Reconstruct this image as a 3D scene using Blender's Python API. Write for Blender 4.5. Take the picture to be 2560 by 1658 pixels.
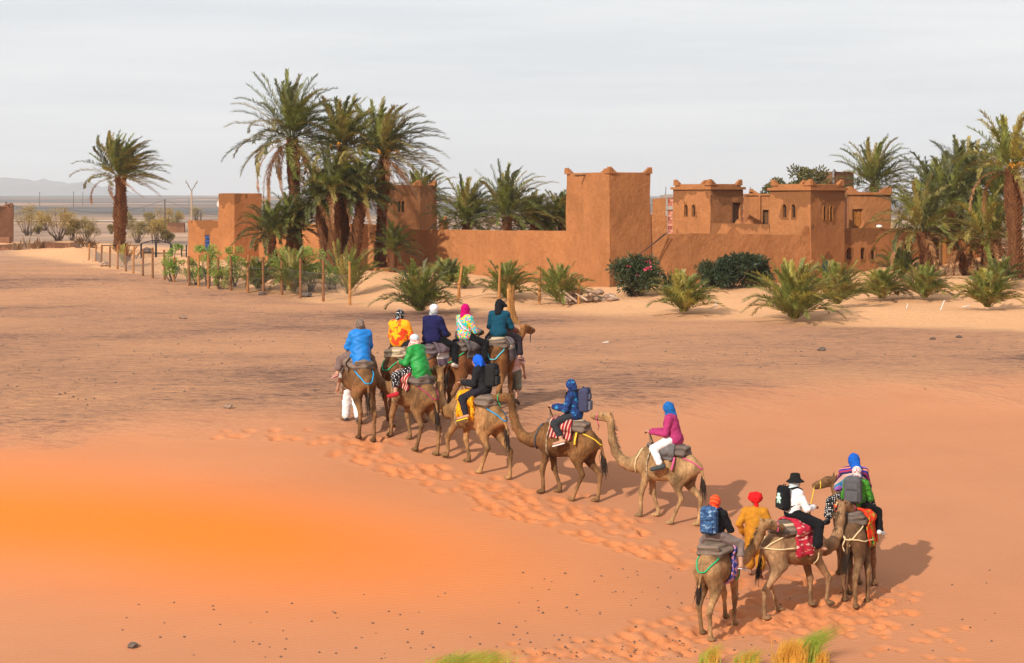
import bpy, math, random
import numpy as np
from mathutils import Vector, Matrix, noise as mnoise

random.seed(7); RNG = np.random.RandomState(11)
for o in list(bpy.data.objects): bpy.data.objects.remove(o)
scene = bpy.context.scene
COL = scene.collection
R = math.radians
PI = math.pi

# ------------------------------------------------------------------ camera, sky, sun, exposure
F = 4700.0            # focal length in photograph pixels (2560 wide)
HOR = 490.0           # photograph row of the horizon
CAMZ = 5.5
cam_d = bpy.data.cameras.new('camera'); cam = bpy.data.objects.new('camera', cam_d); COL.objects.link(cam)
cam_d.sensor_width = 36.0; cam_d.lens = 36.0 * F / 2560.0
cam_d.shift_y = -(829.0 - HOR) / 2560.0
cam_d.clip_start = 0.5; cam_d.clip_end = 60000
cam.location = (0, 0, CAMZ); cam.rotation_euler = (R(90), 0, 0)
scene.camera = cam

SUN_EL = R(30.5); SUN_AZ = R(237)      # direction TO the sun, measured from +X towards +Y
sun_dir = Vector((math.cos(SUN_EL) * math.cos(SUN_AZ), math.cos(SUN_EL) * math.sin(SUN_AZ), math.sin(SUN_EL)))
sd = bpy.data.lights.new('sun', 'SUN'); sd.energy = 5.0; sd.angle = R(0.8); sd.color = (1.0, 0.90, 0.76)
sun = bpy.data.objects.new('sun', sd); COL.objects.link(sun)
sun.rotation_euler = (-sun_dir).to_track_quat('-Z', 'Y').to_euler(); sun.location = (-30, -30, 60)

world = bpy.data.worlds.new('World'); scene.world = world; world.use_nodes = True
wn = world.node_tree.nodes; wl = world.node_tree.links; wn.clear()
w_out = wn.new('ShaderNodeOutputWorld'); w_bg = wn.new('ShaderNodeBackground'); w_bg.inputs[1].default_value = 0.1
sky = wn.new('ShaderNodeTexSky'); sky.sky_type = 'NISHITA'; sky.sun_disc = False
sky.sun_elevation = SUN_EL; sky.sun_rotation = R(90) - SUN_AZ
sky.dust_density = 4.0; sky.air_density = 1.0
w_tc = wn.new('ShaderNodeTexCoord'); w_mp = wn.new('ShaderNodeMapping'); w_mp.inputs['Scale'].default_value = (1.6, 1.6, 22)
w_mp.inputs['Rotation'].default_value = (0.0, R(2.0), 0)
w_nz = wn.new('ShaderNodeTexNoise'); w_nz.inputs['Scale'].default_value = 1.7; w_nz.inputs['Detail'].default_value = 7; w_nz.inputs['Roughness'].default_value = 0.6
w_rp = wn.new('ShaderNodeValToRGB')
w_rp.color_ramp.elements[0].position = 0.35; w_rp.color_ramp.elements[0].color = (8.2, 8.45, 8.8, 1)
w_rp.color_ramp.elements[1].position = 0.7; w_rp.color_ramp.elements[1].color = (9.8, 9.8, 9.8, 1)
w_mx = wn.new('ShaderNodeMix'); w_mx.data_type = 'RGBA'; w_mx.inputs[0].default_value = 0.86
wl.new(w_tc.outputs['Generated'], w_mp.inputs['Vector']); wl.new(w_mp.outputs[0], w_nz.inputs['Vector']); wl.new(w_nz.outputs[0], w_rp.inputs[0])
wl.new(sky.outputs[0], w_mx.inputs[6]); wl.new(w_rp.outputs[0], w_mx.inputs[7]); wl.new(w_mx.outputs[2], w_bg.inputs[0]); wl.new(w_bg.outputs[0], w_out.inputs[0])
scene.view_settings.view_transform = 'Standard'; scene.view_settings.look = 'None'
scene.view_settings.exposure = 0.07; scene.view_settings.gamma = 1.0
scene.view_settings.use_curve_mapping = False

# ------------------------------------------------------------------ helpers
def tag(o, label=None, cat=None, group=None, kind=None):
    if label: o['label'] = label
    if cat: o['category'] = cat
    if group: o['group'] = group
    if kind: o['kind'] = kind
    return o
def empty(name, loc=(0, 0, 0), rz=0.0, label=None, cat=None, group=None):
    o = bpy.data.objects.new(name, None); COL.objects.link(o); o.empty_display_size = 0.2
    o.location = loc; o.rotation_euler = (0, 0, rz)
    return tag(o, label, cat, group)
def mesh(name, verts, faces, mat, parent=None, smooth=False, cols=None, mats=None, mi=None):
    me = bpy.data.meshes.new(name)
    if isinstance(verts, np.ndarray): verts = verts.tolist()
    if isinstance(faces, np.ndarray): faces = faces.tolist()
    me.from_pydata(verts, [], faces)
    if mats:
        for m_ in mats: me.materials.append(m_)
        if mi is not None: me.polygons.foreach_set('material_index', np.asarray(mi, dtype=np.int32))
    elif mat: me.materials.append(mat)
    if smooth: me.polygons.foreach_set('use_smooth', np.ones(len(me.polygons), dtype=bool))
    if cols is not None:
        a = me.color_attributes.new('Col', 'FLOAT_COLOR', 'POINT')
        c = np.ones((len(verts), 4), dtype=np.float32); c[:, :3] = cols
        a.data.foreach_set('color', c.ravel())
    me.update()
    o = bpy.data.objects.new(name, me); COL.objects.link(o)
    if parent: o.parent = parent
    return o
class MB:
    """collects verts/faces of one mesh"""
    def __init__(s): s.v = []; s.f = []
    def add(s, v, f):
        n = len(s.v); s.v.extend([tuple(p) for p in v]); s.f.extend([tuple(i + n for i in q) for q in f])
    def box(s, c, h, rot=None):
        pts = []
        for sx in (-1, 1):
            for sy in (-1, 1):
                for sz in (-1, 1):
                    p = Vector((sx * h[0], sy * h[1], sz * h[2]))
                    if rot is not None: p = rot @ p
                    pts.append(p + Vector(c))
        s.add(pts, [(0, 1, 3, 2), (4, 6, 7, 5), (0, 4, 5, 1), (2, 3, 7, 6), (0, 2, 6, 4), (1, 5, 7, 3)])
    def tube(s, pts, rad, n=6, caps=True):
        pts = [Vector(p) for p in pts]
        if not hasattr(rad, '__len__'): rad = [rad] * len(pts)
        rings = []; up = Vector((0, 0, 1))
        for i, p in enumerate(pts):
            d = (pts[min(i + 1, len(pts) - 1)] - pts[max(i - 1, 0)]).normalized()
            a = d.cross(up)
            if a.length < 1e-3: a = d.cross(Vector((1, 0, 0)))
            a.normalize(); b = d.cross(a)
            rings.append([p + (a * math.cos(2 * PI * k / n) + b * math.sin(2 * PI * k / n)) * rad[i] for k in range(n)])
        v = [q for r_ in rings for q in r_]; f = []
        for i in range(len(pts) - 1):
            for k in range(n):
                f.append((i * n + k, i * n + (k + 1) % n, (i + 1) * n + (k + 1) % n, (i + 1) * n + k))
        if caps: f.append(tuple(range(n - 1, -1, -1))); f.append(tuple((len(pts) - 1) * n + k for k in range(n)))
        s.add(v, f)
    def build(s, name, mat, parent=None, smooth=False):
        return mesh(name, s.v, s.f, mat, parent, smooth)
def sstep(a, b, x):
    t = np.clip((x - a) / (b - a), 0, 1); return t * t * (3 - 2 * t)
_perm = RNG.rand(256, 256)
def vnoise(x, y):
    x = np.asarray(x, dtype=float); y = np.asarray(y, dtype=float)
    xi = np.floor(x).astype(int); yi = np.floor(y).astype(int); fx = x - xi; fy = y - yi
    fx = fx * fx * (3 - 2 * fx); fy = fy * fy * (3 - 2 * fy)
    g = lambda i, j: _perm[i & 255, j & 255]
    return (g(xi, yi) * (1 - fx) + g(xi + 1, yi) * fx) * (1 - fy) + (g(xi, yi + 1) * (1 - fx) + g(xi + 1, yi + 1) * fx) * fy - 0.5

# ------------------------------------------------------------------ materials
def newmat(name):
    m = bpy.data.materials.new(name); m.use_nodes = True; nt = m.node_tree; b = nt.nodes['Principled BSDF']
    b.inputs['Roughness'].default_value = 0.9
    try: b.inputs['Specular IOR Level'].default_value = 0.2
    except Exception: pass
    return m, nt, b
def nd(nt, typ, **kw):
    n = nt.nodes.new('ShaderNode' + typ)
    for k, v in kw.items():
        if k in n.inputs: n.inputs[k].default_value = v
        else: setattr(n, k, v)
    return n
def ramp(nt, stops, interp='LINEAR'):
    r = nd(nt, 'ValToRGB'); e = r.color_ramp.elements; r.color_ramp.interpolation = interp
    while len(e) < len(stops): e.new(0.5)
    for i, (p, c) in enumerate(stops): e[i].position = p; e[i].color = (*c, 1) if len(c) == 3 else c
    return r
def mixc(nt, fac, a, b, blend='MIX'):
    m = nd(nt, 'Mix', data_type='RGBA', blend_type=blend)
    for idx, val in ((0, fac), (6, a), (7, b)):
        if isinstance(val, (int, float)): m.inputs[idx].default_value = val
        elif isinstance(val, tuple): m.inputs[idx].default_value = (*val, 1)
        else: nt.links.new(val, m.inputs[idx])
    return m.outputs[2]
def noise_tex(nt, scale, detail=4, rough=0.55, mapscale=None, rot=None, coord='Object'):
    tc = nd(nt, 'TexCoord'); n = nd(nt, 'TexNoise'); n.inputs['Scale'].default_value = scale
    n.inputs['Detail'].default_value = detail; n.inputs['Roughness'].default_value = rough
    src = tc.outputs[coord]
    if mapscale or rot:
        mp = nd(nt, 'Mapping')
        if mapscale: mp.inputs['Scale'].default_value = mapscale
        if rot: mp.inputs['Rotation'].default_value = rot
        nt.links.new(src, mp.inputs['Vector']); src = mp.outputs[0]
    nt.links.new(src, n.inputs['Vector'])
    return n.outputs[0]
def bump(nt, b, h, strength, dist, prev=None):
    bp = nd(nt, 'Bump'); bp.inputs['Strength'].default_value = strength; bp.inputs['Distance'].default_value = dist
    nt.links.new(h, bp.inputs['Height'])
    if prev is not None: nt.links.new(prev, bp.inputs['Normal'])
    nt.links.new(bp.outputs[0], b.inputs['Normal'])
    return bp.outputs[0]
_mc = {}
def cmul(c, f): return tuple(min(1, x * f) for x in c)
def simple(name, col, rough=0.9, var=0.25, scale=9.0, bmp=0.0, bscale=60.0, spec=0.2, metal=0.0):
    if name in _mc: return _mc[name]
    m, nt, b = newmat(name)
    n = noise_tex(nt, scale, 5, 0.6)
    r = ramp(nt, [(0.25, cmul(col, 1 - var)), (0.75, cmul(col, 1 + var))])
    nt.links.new(n, r.inputs[0]); nt.links.new(r.outputs[0], b.inputs['Base Color'])
    b.inputs['Roughness'].default_value = rough; b.inputs['Metallic'].default_value = metal
    b.inputs['Specular IOR Level'].default_value = spec
    if bmp: bump(nt, b, noise_tex(nt, bscale, 4), bmp, 0.01)
    _mc[name] = m
    return m
def cloth(name, col, var=0.18): return simple('cloth_' + name, col, 0.95, var, 14.0, 0.35, 45.0, 0.1)
def leafmat(name, col, var=0.35, trans=0.25):
    if name in _mc: return _mc[name]
    m, nt, b = newmat(name)
    n = noise_tex(nt, 2.2, 3); r = ramp(nt, [(0.3, cmul(col, 1 - var)), (0.7, cmul(col, 1 + var))])
    nt.links.new(n, r.inputs[0]); nt.links.new(r.outputs[0], b.inputs['Base Color'])
    b.inputs['Roughness'].default_value = 0.5; b.inputs['Specular IOR Level'].default_value = 0.5
    t = nd(nt, 'BsdfTranslucent'); nt.links.new(r.outputs[0], t.inputs[0]); ms = nd(nt, 'MixShader'); ms.inputs[0].default_value = trans
    out = nt.nodes['Material Output']; nt.links.new(b.outputs[0], ms.inputs[1]); nt.links.new(t.outputs[0], ms.inputs[2]); nt.links.new(ms.outputs[0], out.inputs[0])
    _mc[name] = m
    return m
def vcolmat(name, nscale=18, namp=0.35, rough=0.9, bmp=0.4, bscale=70, stretch=(1, 1, 1)):
    if name in _mc: return _mc[name]
    m, nt, b = newmat(name)
    a = nd(nt, 'Attribute', attribute_name='Col'); n = noise_tex(nt, nscale, 6, 0.65, stretch)
    r = ramp(nt, [(0.25, (1 - namp,) * 3), (0.75, (1 + namp,) * 3)]); nt.links.new(n, r.inputs[0])
    nt.links.new(mixc(nt, 1.0, a.outputs[0], r.outputs[0], 'MULTIPLY'), b.inputs['Base Color'])
    b.inputs['Roughness'].default_value = rough; b.inputs['Specular IOR Level'].default_value = 0.12
    bump(nt, b, noise_tex(nt, bscale, 4, 0.6, stretch), bmp, 0.015)
    _mc[name] = m
    return m
def pattern(name, kind, cols, scale=10.0, mapscale=(1, 1, 1), rot=(0, 0, 0)):
    if name in _mc: return _mc[name]
    m, nt, b = newmat(name); tc = nd(nt, 'TexCoord'); mp = nd(nt, 'Mapping'); mp.inputs['Scale'].default_value = mapscale; mp.inputs['Rotation'].default_value = rot
    nt.links.new(tc.outputs['Object'], mp.inputs[0]); n = len(cols)
    if kind == 'stripe':
        sx = nd(nt, 'SeparateXYZ'); nt.links.new(mp.outputs[0], sx.inputs[0])
        ml = nd(nt, 'Math', operation='MULTIPLY'); nt.links.new(sx.outputs[0], ml.inputs[0]); ml.inputs[1].default_value = scale
        fr = nd(nt, 'Math', operation='FRACT'); nt.links.new(ml.outputs[0], fr.inputs[0]); src = fr.outputs[0]
        r = ramp(nt, [(i / n, c) for i, c in enumerate(cols)], 'CONSTANT')
    elif kind == 'cells':
        v = nd(nt, 'TexVoronoi'); v.inputs['Scale'].default_value = scale; nt.links.new(mp.outputs[0], v.inputs['Vector'])
        sx = nd(nt, 'SeparateColor'); nt.links.new(v.outputs['Color'], sx.inputs[0]); src = sx.outputs[0]
        r = ramp(nt, [(i / n, c) for i, c in enumerate(cols)], 'CONSTANT')
    elif kind == 'dots':
        v = nd(nt, 'TexVoronoi'); v.inputs['Scale'].default_value = scale; v.inputs['Randomness'].default_value = 0.25; nt.links.new(mp.outputs[0], v.inputs['Vector'])
        src = v.outputs['Distance']; r = ramp(nt, [(0, cols[0]), (0.3, cols[1])], 'CONSTANT')
    elif kind == 'check':
        v = nd(nt, 'TexChecker'); v.inputs['Scale'].default_value = scale; v.inputs[1].default_value = (*cols[0], 1); v.inputs[2].default_value = (*cols[1], 1)
        nt.links.new(mp.outputs[0], v.inputs[0]); nt.links.new(v.outputs[0], b.inputs['Base Color']); _mc[name] = m; return m
    else:
        v = nd(nt, 'TexNoise'); v.inputs['Scale'].default_value = scale; v.inputs['Detail'].default_value = 3; nt.links.new(mp.outputs[0], v.inputs['Vector'])
        src = v.outputs[0]; r = ramp(nt, [(0.3 + 0.4 * i / max(1, n), c) for i, c in enumerate(cols)], 'CONSTANT')
    nt.links.new(src, r.inputs[0]); nt.links.new(r.outputs[0], b.inputs['Base Color'])
    b.inputs['Roughness'].default_value = 0.95; bump(nt, b, noise_tex(nt, 50, 3), 0.3, 0.01)
    _mc[name] = m
    return m

# ------------------------------------------------------------------ terrain
_bx = [-400, -60, -13, -5, 0, 5, 12, 30, 400]; _by = [52, 50, 47, 47.3, 49.5, 53, 57, 62, 70]
def _smooth(xs, ys, sig):
    t = np.linspace(-420, 420, 8401); v = np.interp(t, xs, ys); k = np.exp(-(np.arange(-400, 401) * .1 / sig) ** 2); k /= k.sum(); return t, np.convolve(np.pad(v, 400, mode='edge'), k, 'valid')
_sb = _smooth(_bx, _by, 3.5)
def Yb(X): return np.interp(X, *_sb)
_dx = [-400, -48, -28, -20, -8, 0, 8, 20, 60, 400]; _dy = [175, 172, 128, 112, 93, 87, 82.5, 75, 72, 72]
_sd = _smooth(_dx, _dy, 4.0)
def Yd(X): return np.interp(X, *_sd)
def H(X, Y):
    X = np.asarray(X, dtype=float); Y = np.asarray(Y, dtype=float)
    t = Yb(X) + 0.5 * vnoise(X * .12 + 9, Y * .05) - Y
    ts = 0.7 * np.logaddexp(0, t / 0.7)
    z = -5.5 * (1 - np.exp(-ts / 16.0))
    z = z + 0.30 * np.exp(-((Y - (40.5 + .16 * X)) / 3.0) ** 2) * np.exp(-((X + 8.0) / 6.5) ** 2)
    camd = 3.9 - 0.30 * Y + 0.02 * np.abs(X)
    z = np.where(Y < 45, 0.6 * np.logaddexp(z / 0.6, camd / 0.6), z)
    plain = sstep(0, 6, -t)
    z = z + plain * (0.16 * vnoise(X * .07, Y * .05) + 0.07 * vnoise(X * .3 + 5, Y * .25))
    dr = sstep(0, 10, Y - Yd(X)) * (1 - sstep(25, 70, Y - Yd(X)))
    z = z + dr * (0.28 + 0.7 * vnoise(X * .16 + 3, Y * .11 + 7) + 0.25 * vnoise(X * .5, Y * .4))
    z = z + 0.55 * sstep(96, 112, Y) * (1 - sstep(-4, 3, X)) * (1 - sstep(150, 230, Y))
    z = z + 2.2 * np.exp(-((X - 33) / 8.0) ** 2 - ((Y - 122) / 11.0) ** 2)
    z = z + 0.35 * np.exp(-((X - 11.5) / 2.2) ** 2 - ((Y - 91) / 4.0) ** 2) + 0.3 * np.exp(-((X - 15) / 3.5) ** 2 - ((Y - 84) / 2.0) ** 2)
    z = z + 0.35 * np.exp(-((X + 41) / 6.0) ** 2 - ((Y - 163) / 9.0) ** 2)
    z = z + 0.5 * sstep(91, 103, Y) * sstep(5.5, 9.5, X) * (1 - sstep(125, 140, Y))
    far = sstep(400, 1500, Y)
    z = z + far * (5.0 * vnoise(X / 420.0 + 2, Y / 500.0) + 2.0 * vnoise(X / 130.0, Y / 160.0)) + sstep(1200, 3600, Y) * (3.0 - X / 700.0)
    return z
def h1(x, y): return float(H(x, y))
def ray(px, py, y0=18.0):
    """the point where the photograph's pixel meets the terrain"""
    Y = np.concatenate([np.arange(y0, 260, .05), np.arange(260, 4000, 2.0)])
    X = (px - 1280.0) / F * Y; Z = CAMZ - (py - HOR) / F * Y
    hit = np.nonzero(H(X, Y) >= Z)[0]
    i = hit[0] if len(hit) else len(Y) - 1
    return float(X[i]), float(Y[i]), float(H(X[i], Y[i]))
def XZ(px, py, Y): return ((px - 1280.0) / F * Y, CAMZ - (py - HOR) / F * Y)
def PX(px, Y): return (px - 1280.0) / F * Y
def PZ(py, Y): return CAMZ - (py - HOR) / F * Y

def axis(segs):
    out = [segs[0][0]]
    for a, b, n, g in segs:
        if g == 1: s = np.linspace(a, b, n + 1)[1:]
        else:
            w = g ** np.arange(n); c = np.cumsum(w) / w.sum(); s = a + (b - a) * c
        out.extend(s.tolist())
    return np.array(out)
gx = axis([(-9000, -60, 34, 0.84), (-60, -36, 40, 1), (-36, -14, 74, 1), (-14, 16, 400, 1), (16, 36, 64, 1), (36, 60, 36, 1), (60, 9000, 34, 1 / 0.84)])
gy = axis([(-60, 14, 40, 1), (14, 33, 60, 1), (33, 58, 330, 1), (58, 135, 330, 1), (135, 260, 160, 1), (260, 12000, 170, 1.024)])
GX, GY = np.meshgrid(gx, gy, indexing='ij'); GZ = H(GX, GY)
# footprints pressed into the fine part of the sheet
fp = []
def trail(p, q, n, spread, size):
    a = ray(*p); b = ray(*q)
    for i in range(n):
        s = random.random(); fp.append((a[0] + (b[0] - a[0]) * s + random.gauss(0, spread), a[1] + (b[1] - a[1]) * s + random.gauss(0, spread), size * random.uniform(.6, 1.1)))
for p, q, n, s in [((560, 1080), (860, 1120), 10, .22), ((860, 1100), (1230, 1230), 34, .34), ((1230, 1225), (1500, 1300), 34, .4), ((1480, 1290), (1720, 1400), 24, .4),
                   ((900, 1150), (1300, 1290), 16, .12), ((1300, 1290), (1720, 1420), 20, .12), ((1640, 1600), (2240, 1490), 80, .45), ((1250, 1650), (1760, 1610), 34, .25), ((1780, 1560), (2300, 1560), 50, .7), ((1850, 1480), (2200, 1500), 30, .6)]:
    trail(p, q, int(n * 1.9), s * 1.25, 0.125)
for (fx, fy, r_) in fp:
    i0, i1 = np.searchsorted(gx, [fx - .6, fx + .6]); j0, j1 = np.searchsorted(gy, [fy - .6, fy + .6])
    if i1 <= i0 or j1 <= j0: continue
    d2 = ((GX[i0:i1, j0:j1] - fx) / (r_ * 1.25)) ** 2 + ((GY[i0:i1, j0:j1] - fy) / r_) ** 2
    GZ[i0:i1, j0:j1] += -0.055 * np.exp(-d2 * 1.2) + 0.020 * np.exp(-((np.sqrt(d2) - 1.45) / .35) ** 2)
_pl = sstep(.3, 2.5, GY - Yb(GX)) * (1 - sstep(52, 57.5, GY))
GZ += _pl * (.045 * vnoise(GX * .9 + GY * .25, GY * 3.1 - GX * .12) + .03 * vnoise(GX * 2.1, GY * 6.5))
nx, ny = GX.shape
gv = np.stack([GX.ravel(), GY.ravel(), GZ.ravel()], 1)
ii, jj = np.meshgrid(np.arange(nx - 1), np.arange(ny - 1), indexing='ij'); q0 = (ii * ny + jj).ravel()
gf = np.stack([q0, q0 + ny, q0 + ny + 1, q0 + 1], 1)
tt = Yb(GX) - GY + 2.2 * vnoise(GX * .35, GY * .5) + 1.2 * vnoise(GX * 1.3, GY * 2.2)
m_dune = sstep(-2.2, 2.4, tt)
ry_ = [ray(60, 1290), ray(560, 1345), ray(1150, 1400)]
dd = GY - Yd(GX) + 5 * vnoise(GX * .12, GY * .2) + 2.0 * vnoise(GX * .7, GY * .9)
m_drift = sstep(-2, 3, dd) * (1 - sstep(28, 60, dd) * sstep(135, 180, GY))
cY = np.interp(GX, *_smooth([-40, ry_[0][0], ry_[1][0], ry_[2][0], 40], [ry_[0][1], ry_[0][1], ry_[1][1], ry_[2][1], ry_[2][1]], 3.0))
m_sunlit = .92 * np.exp(-(np.abs(GY - cY + .5 * vnoise(GX * .2, GY * .1)) / 3.0) ** 2.0) * (1 - .95 * sstep(-7, 4.5, GX)) * m_dune  # orange tint mask: paints sunlight on the dune slope that faces the sun
fpm = np.zeros_like(GX)
for (fx, fy, r_) in fp:
    i0, i1 = np.searchsorted(gx, [fx - .5, fx + .5]); j0, j1 = np.searchsorted(gy, [fy - .5, fy + .5])
    if i1 > i0 and j1 > j0: fpm[i0:i1, j0:j1] += np.exp(-((GX[i0:i1, j0:j1] - fx) ** 2 + (GY[i0:i1, j0:j1] - fy) ** 2) / .016)
m_sunlit = np.clip(m_sunlit + .24 * np.clip(fpm, 0, 1) * m_dune, 0, 1)  # footprints take the tint too, painting their sunlit facets
gc = np.stack([m_dune.ravel(), m_drift.ravel(), m_sunlit.ravel()], 1)

def ground_material():
    m, nt, b = newmat('desert_ground'); L = nt.links
    a = nd(nt, 'Attribute', attribute_name='Col'); sp = nd(nt, 'SeparateColor'); L.new(a.outputs[0], sp.inputs[0])
    # gravelly plain, wind-streaked
    st = noise_tex(nt, 1.0, 7, 0.68, (0.85, 2.4, 1), (0, 0, R(9))); st2 = noise_tex(nt, 1.0, 6, 0.7, (3.2, 6.5, 1), (0, 0, R(-4)))
    big = noise_tex(nt, 1.0, 4, 0.6, (0.06, 0.10, 1))
    r1 = ramp(nt, [(0.36, (.165, .092, .066)), (0.43, (.325, .172, .112)), (0.52, (.465, .238, .138)), (0.68, (.60, .305, .160))])
    mm = nd(nt, 'Math', operation='MULTIPLY_ADD'); L.new(st2, mm.inputs[0]); mm.inputs[1].default_value = 0.75; 
    m2 = nd(nt, 'Math', operation='MULTIPLY_ADD'); L.new(st, m2.inputs[0]); m2.inputs[1].default_value = 0.6; m2.inputs[2].default_value = -0.51; L.new(m2.outputs[0], mm.inputs[2])
    m3 = nd(nt, 'Math', operation='MULTIPLY_ADD'); L.new(big, m3.inputs[0]); m3.inputs[1].default_value = 0.75; L.new(mm.outputs[0], m3.inputs[2]); L.new(m3.outputs[0], r1.inputs[0])
    # dune sand
    dn = noise_tex(nt, 1.0, 4, 0.6, (0.12, 0.2, 1)); r2 = ramp(nt, [(0.3, (.405, .175, .090)), (0.7, (.465, .205, .103))]); L.new(dn, r2.inputs[0])
    gr = noise_tex(nt, 60, 3, 0.7); g2 = ramp(nt, [(0.3, (.9, .9, .9)), (0.7, (1.08, 1.08, 1.08))]); L.new(gr, g2.inputs[0])
    dune = mixc(nt, 1.0, r2.outputs[0], g2.outputs[0], 'MULTIPLY')
    dune = mixc(nt, sp.outputs[2], dune, (.70, .175, .018))  # sunlit orange painted into the sand colour
    # bright wind-blown drifts
    r3 = ramp(nt, [(0.3, (.72, .385, .195)), (0.7, (.82, .455, .235))]); L.new(st2, r3.inputs[0])
    # far plain
    tc = nd(nt, 'TexCoord'); sx = nd(nt, 'SeparateXYZ'); L.new(tc.outputs['Object'], sx.inputs[0])
    fb = noise_tex(nt, 1.0, 6, 0.62, (0.014, 0.026, 1)); fb2 = noise_tex(nt, 1.0, 5, 0.6, (0.0022, 0.0042, 1), (0, 0, R(4)))
    rf1 = ramp(nt, [(0.38, (.22, .155, .125)), (0.5, (.38, .25, .18)), (0.62, (.54, .34, .22))]); L.new(fb, rf1.inputs[0])
    rf2 = ramp(nt, [(0.42, (.12, .112, .112)), (0.54, (.18, .155, .142)), (0.60, (.40, .24, .16))]); L.new(fb2, rf2.inputs[0])
    mrf = nd(nt, 'MapRange'); mrf.inputs[1].default_value = 380; mrf.inputs[2].default_value = 620; L.new(sx.outputs[1], mrf.inputs[0])
    far = mixc(nt, mrf.outputs[0], rf1.outputs[0], rf2.outputs[0])
    mr = nd(nt, 'MapRange'); mr.inputs[1].default_value = 130; mr.inputs[2].default_value = 190; L.new(sx.outputs[1], mr.inputs[0])
    col = mixc(nt, mr.outputs[0], r1.outputs[0], far)
    col = mixc(nt, sp.outputs[1], col, r3.outputs[0])
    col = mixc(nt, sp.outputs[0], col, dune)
    L.new(col, b.inputs['Base Color']); b.inputs['Roughness'].default_value = 0.95; b.inputs['Specular IOR Level'].default_value = 0.1
    # relief: streaks on the plain, fine ripples on the dune
    inv = nd(nt, 'Math', operation='SUBTRACT'); inv.inputs[0].default_value = 1.0; L.new(sp.outputs[0], inv.inputs[1])
    hp = nd(nt, 'Math', operation='MULTIPLY'); L.new(mm.outputs[0], hp.inputs[0]); L.new(inv.outputs[0], hp.inputs[1])
    n1 = bump(nt, b, hp.outputs[0], 1.0, 0.26)
    wv = nd(nt, 'TexWave'); wv.inputs['Scale'].default_value = 2.6; wv.inputs['Distortion'].default_value = 3.0; wv.inputs['Detail'].default_value = 3; wv.inputs['Detail Scale'].default_value = 1.6
    mp = nd(nt, 'Mapping'); mp.inputs['Rotation'].default_value = (0, 0, R(62)); L.new(tc.outputs['Object'], mp.inputs[0]); L.new(mp.outputs[0], wv.inputs[0])
    wp = nd(nt, 'Math', operation='MULTIPLY'); L.new(wv.outputs[1], wp.inputs[0]); L.new(dn, wp.inputs[1])
    n2 = bump(nt, b, wp.outputs[0], 0.30, 0.03, n1)
    bump(nt, b, gr, 0.25, 0.01, n2)
    return m
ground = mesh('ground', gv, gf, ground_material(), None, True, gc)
tag(ground, 'orange dune sand running into a streaked gravel plain', kind='structure')
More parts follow.
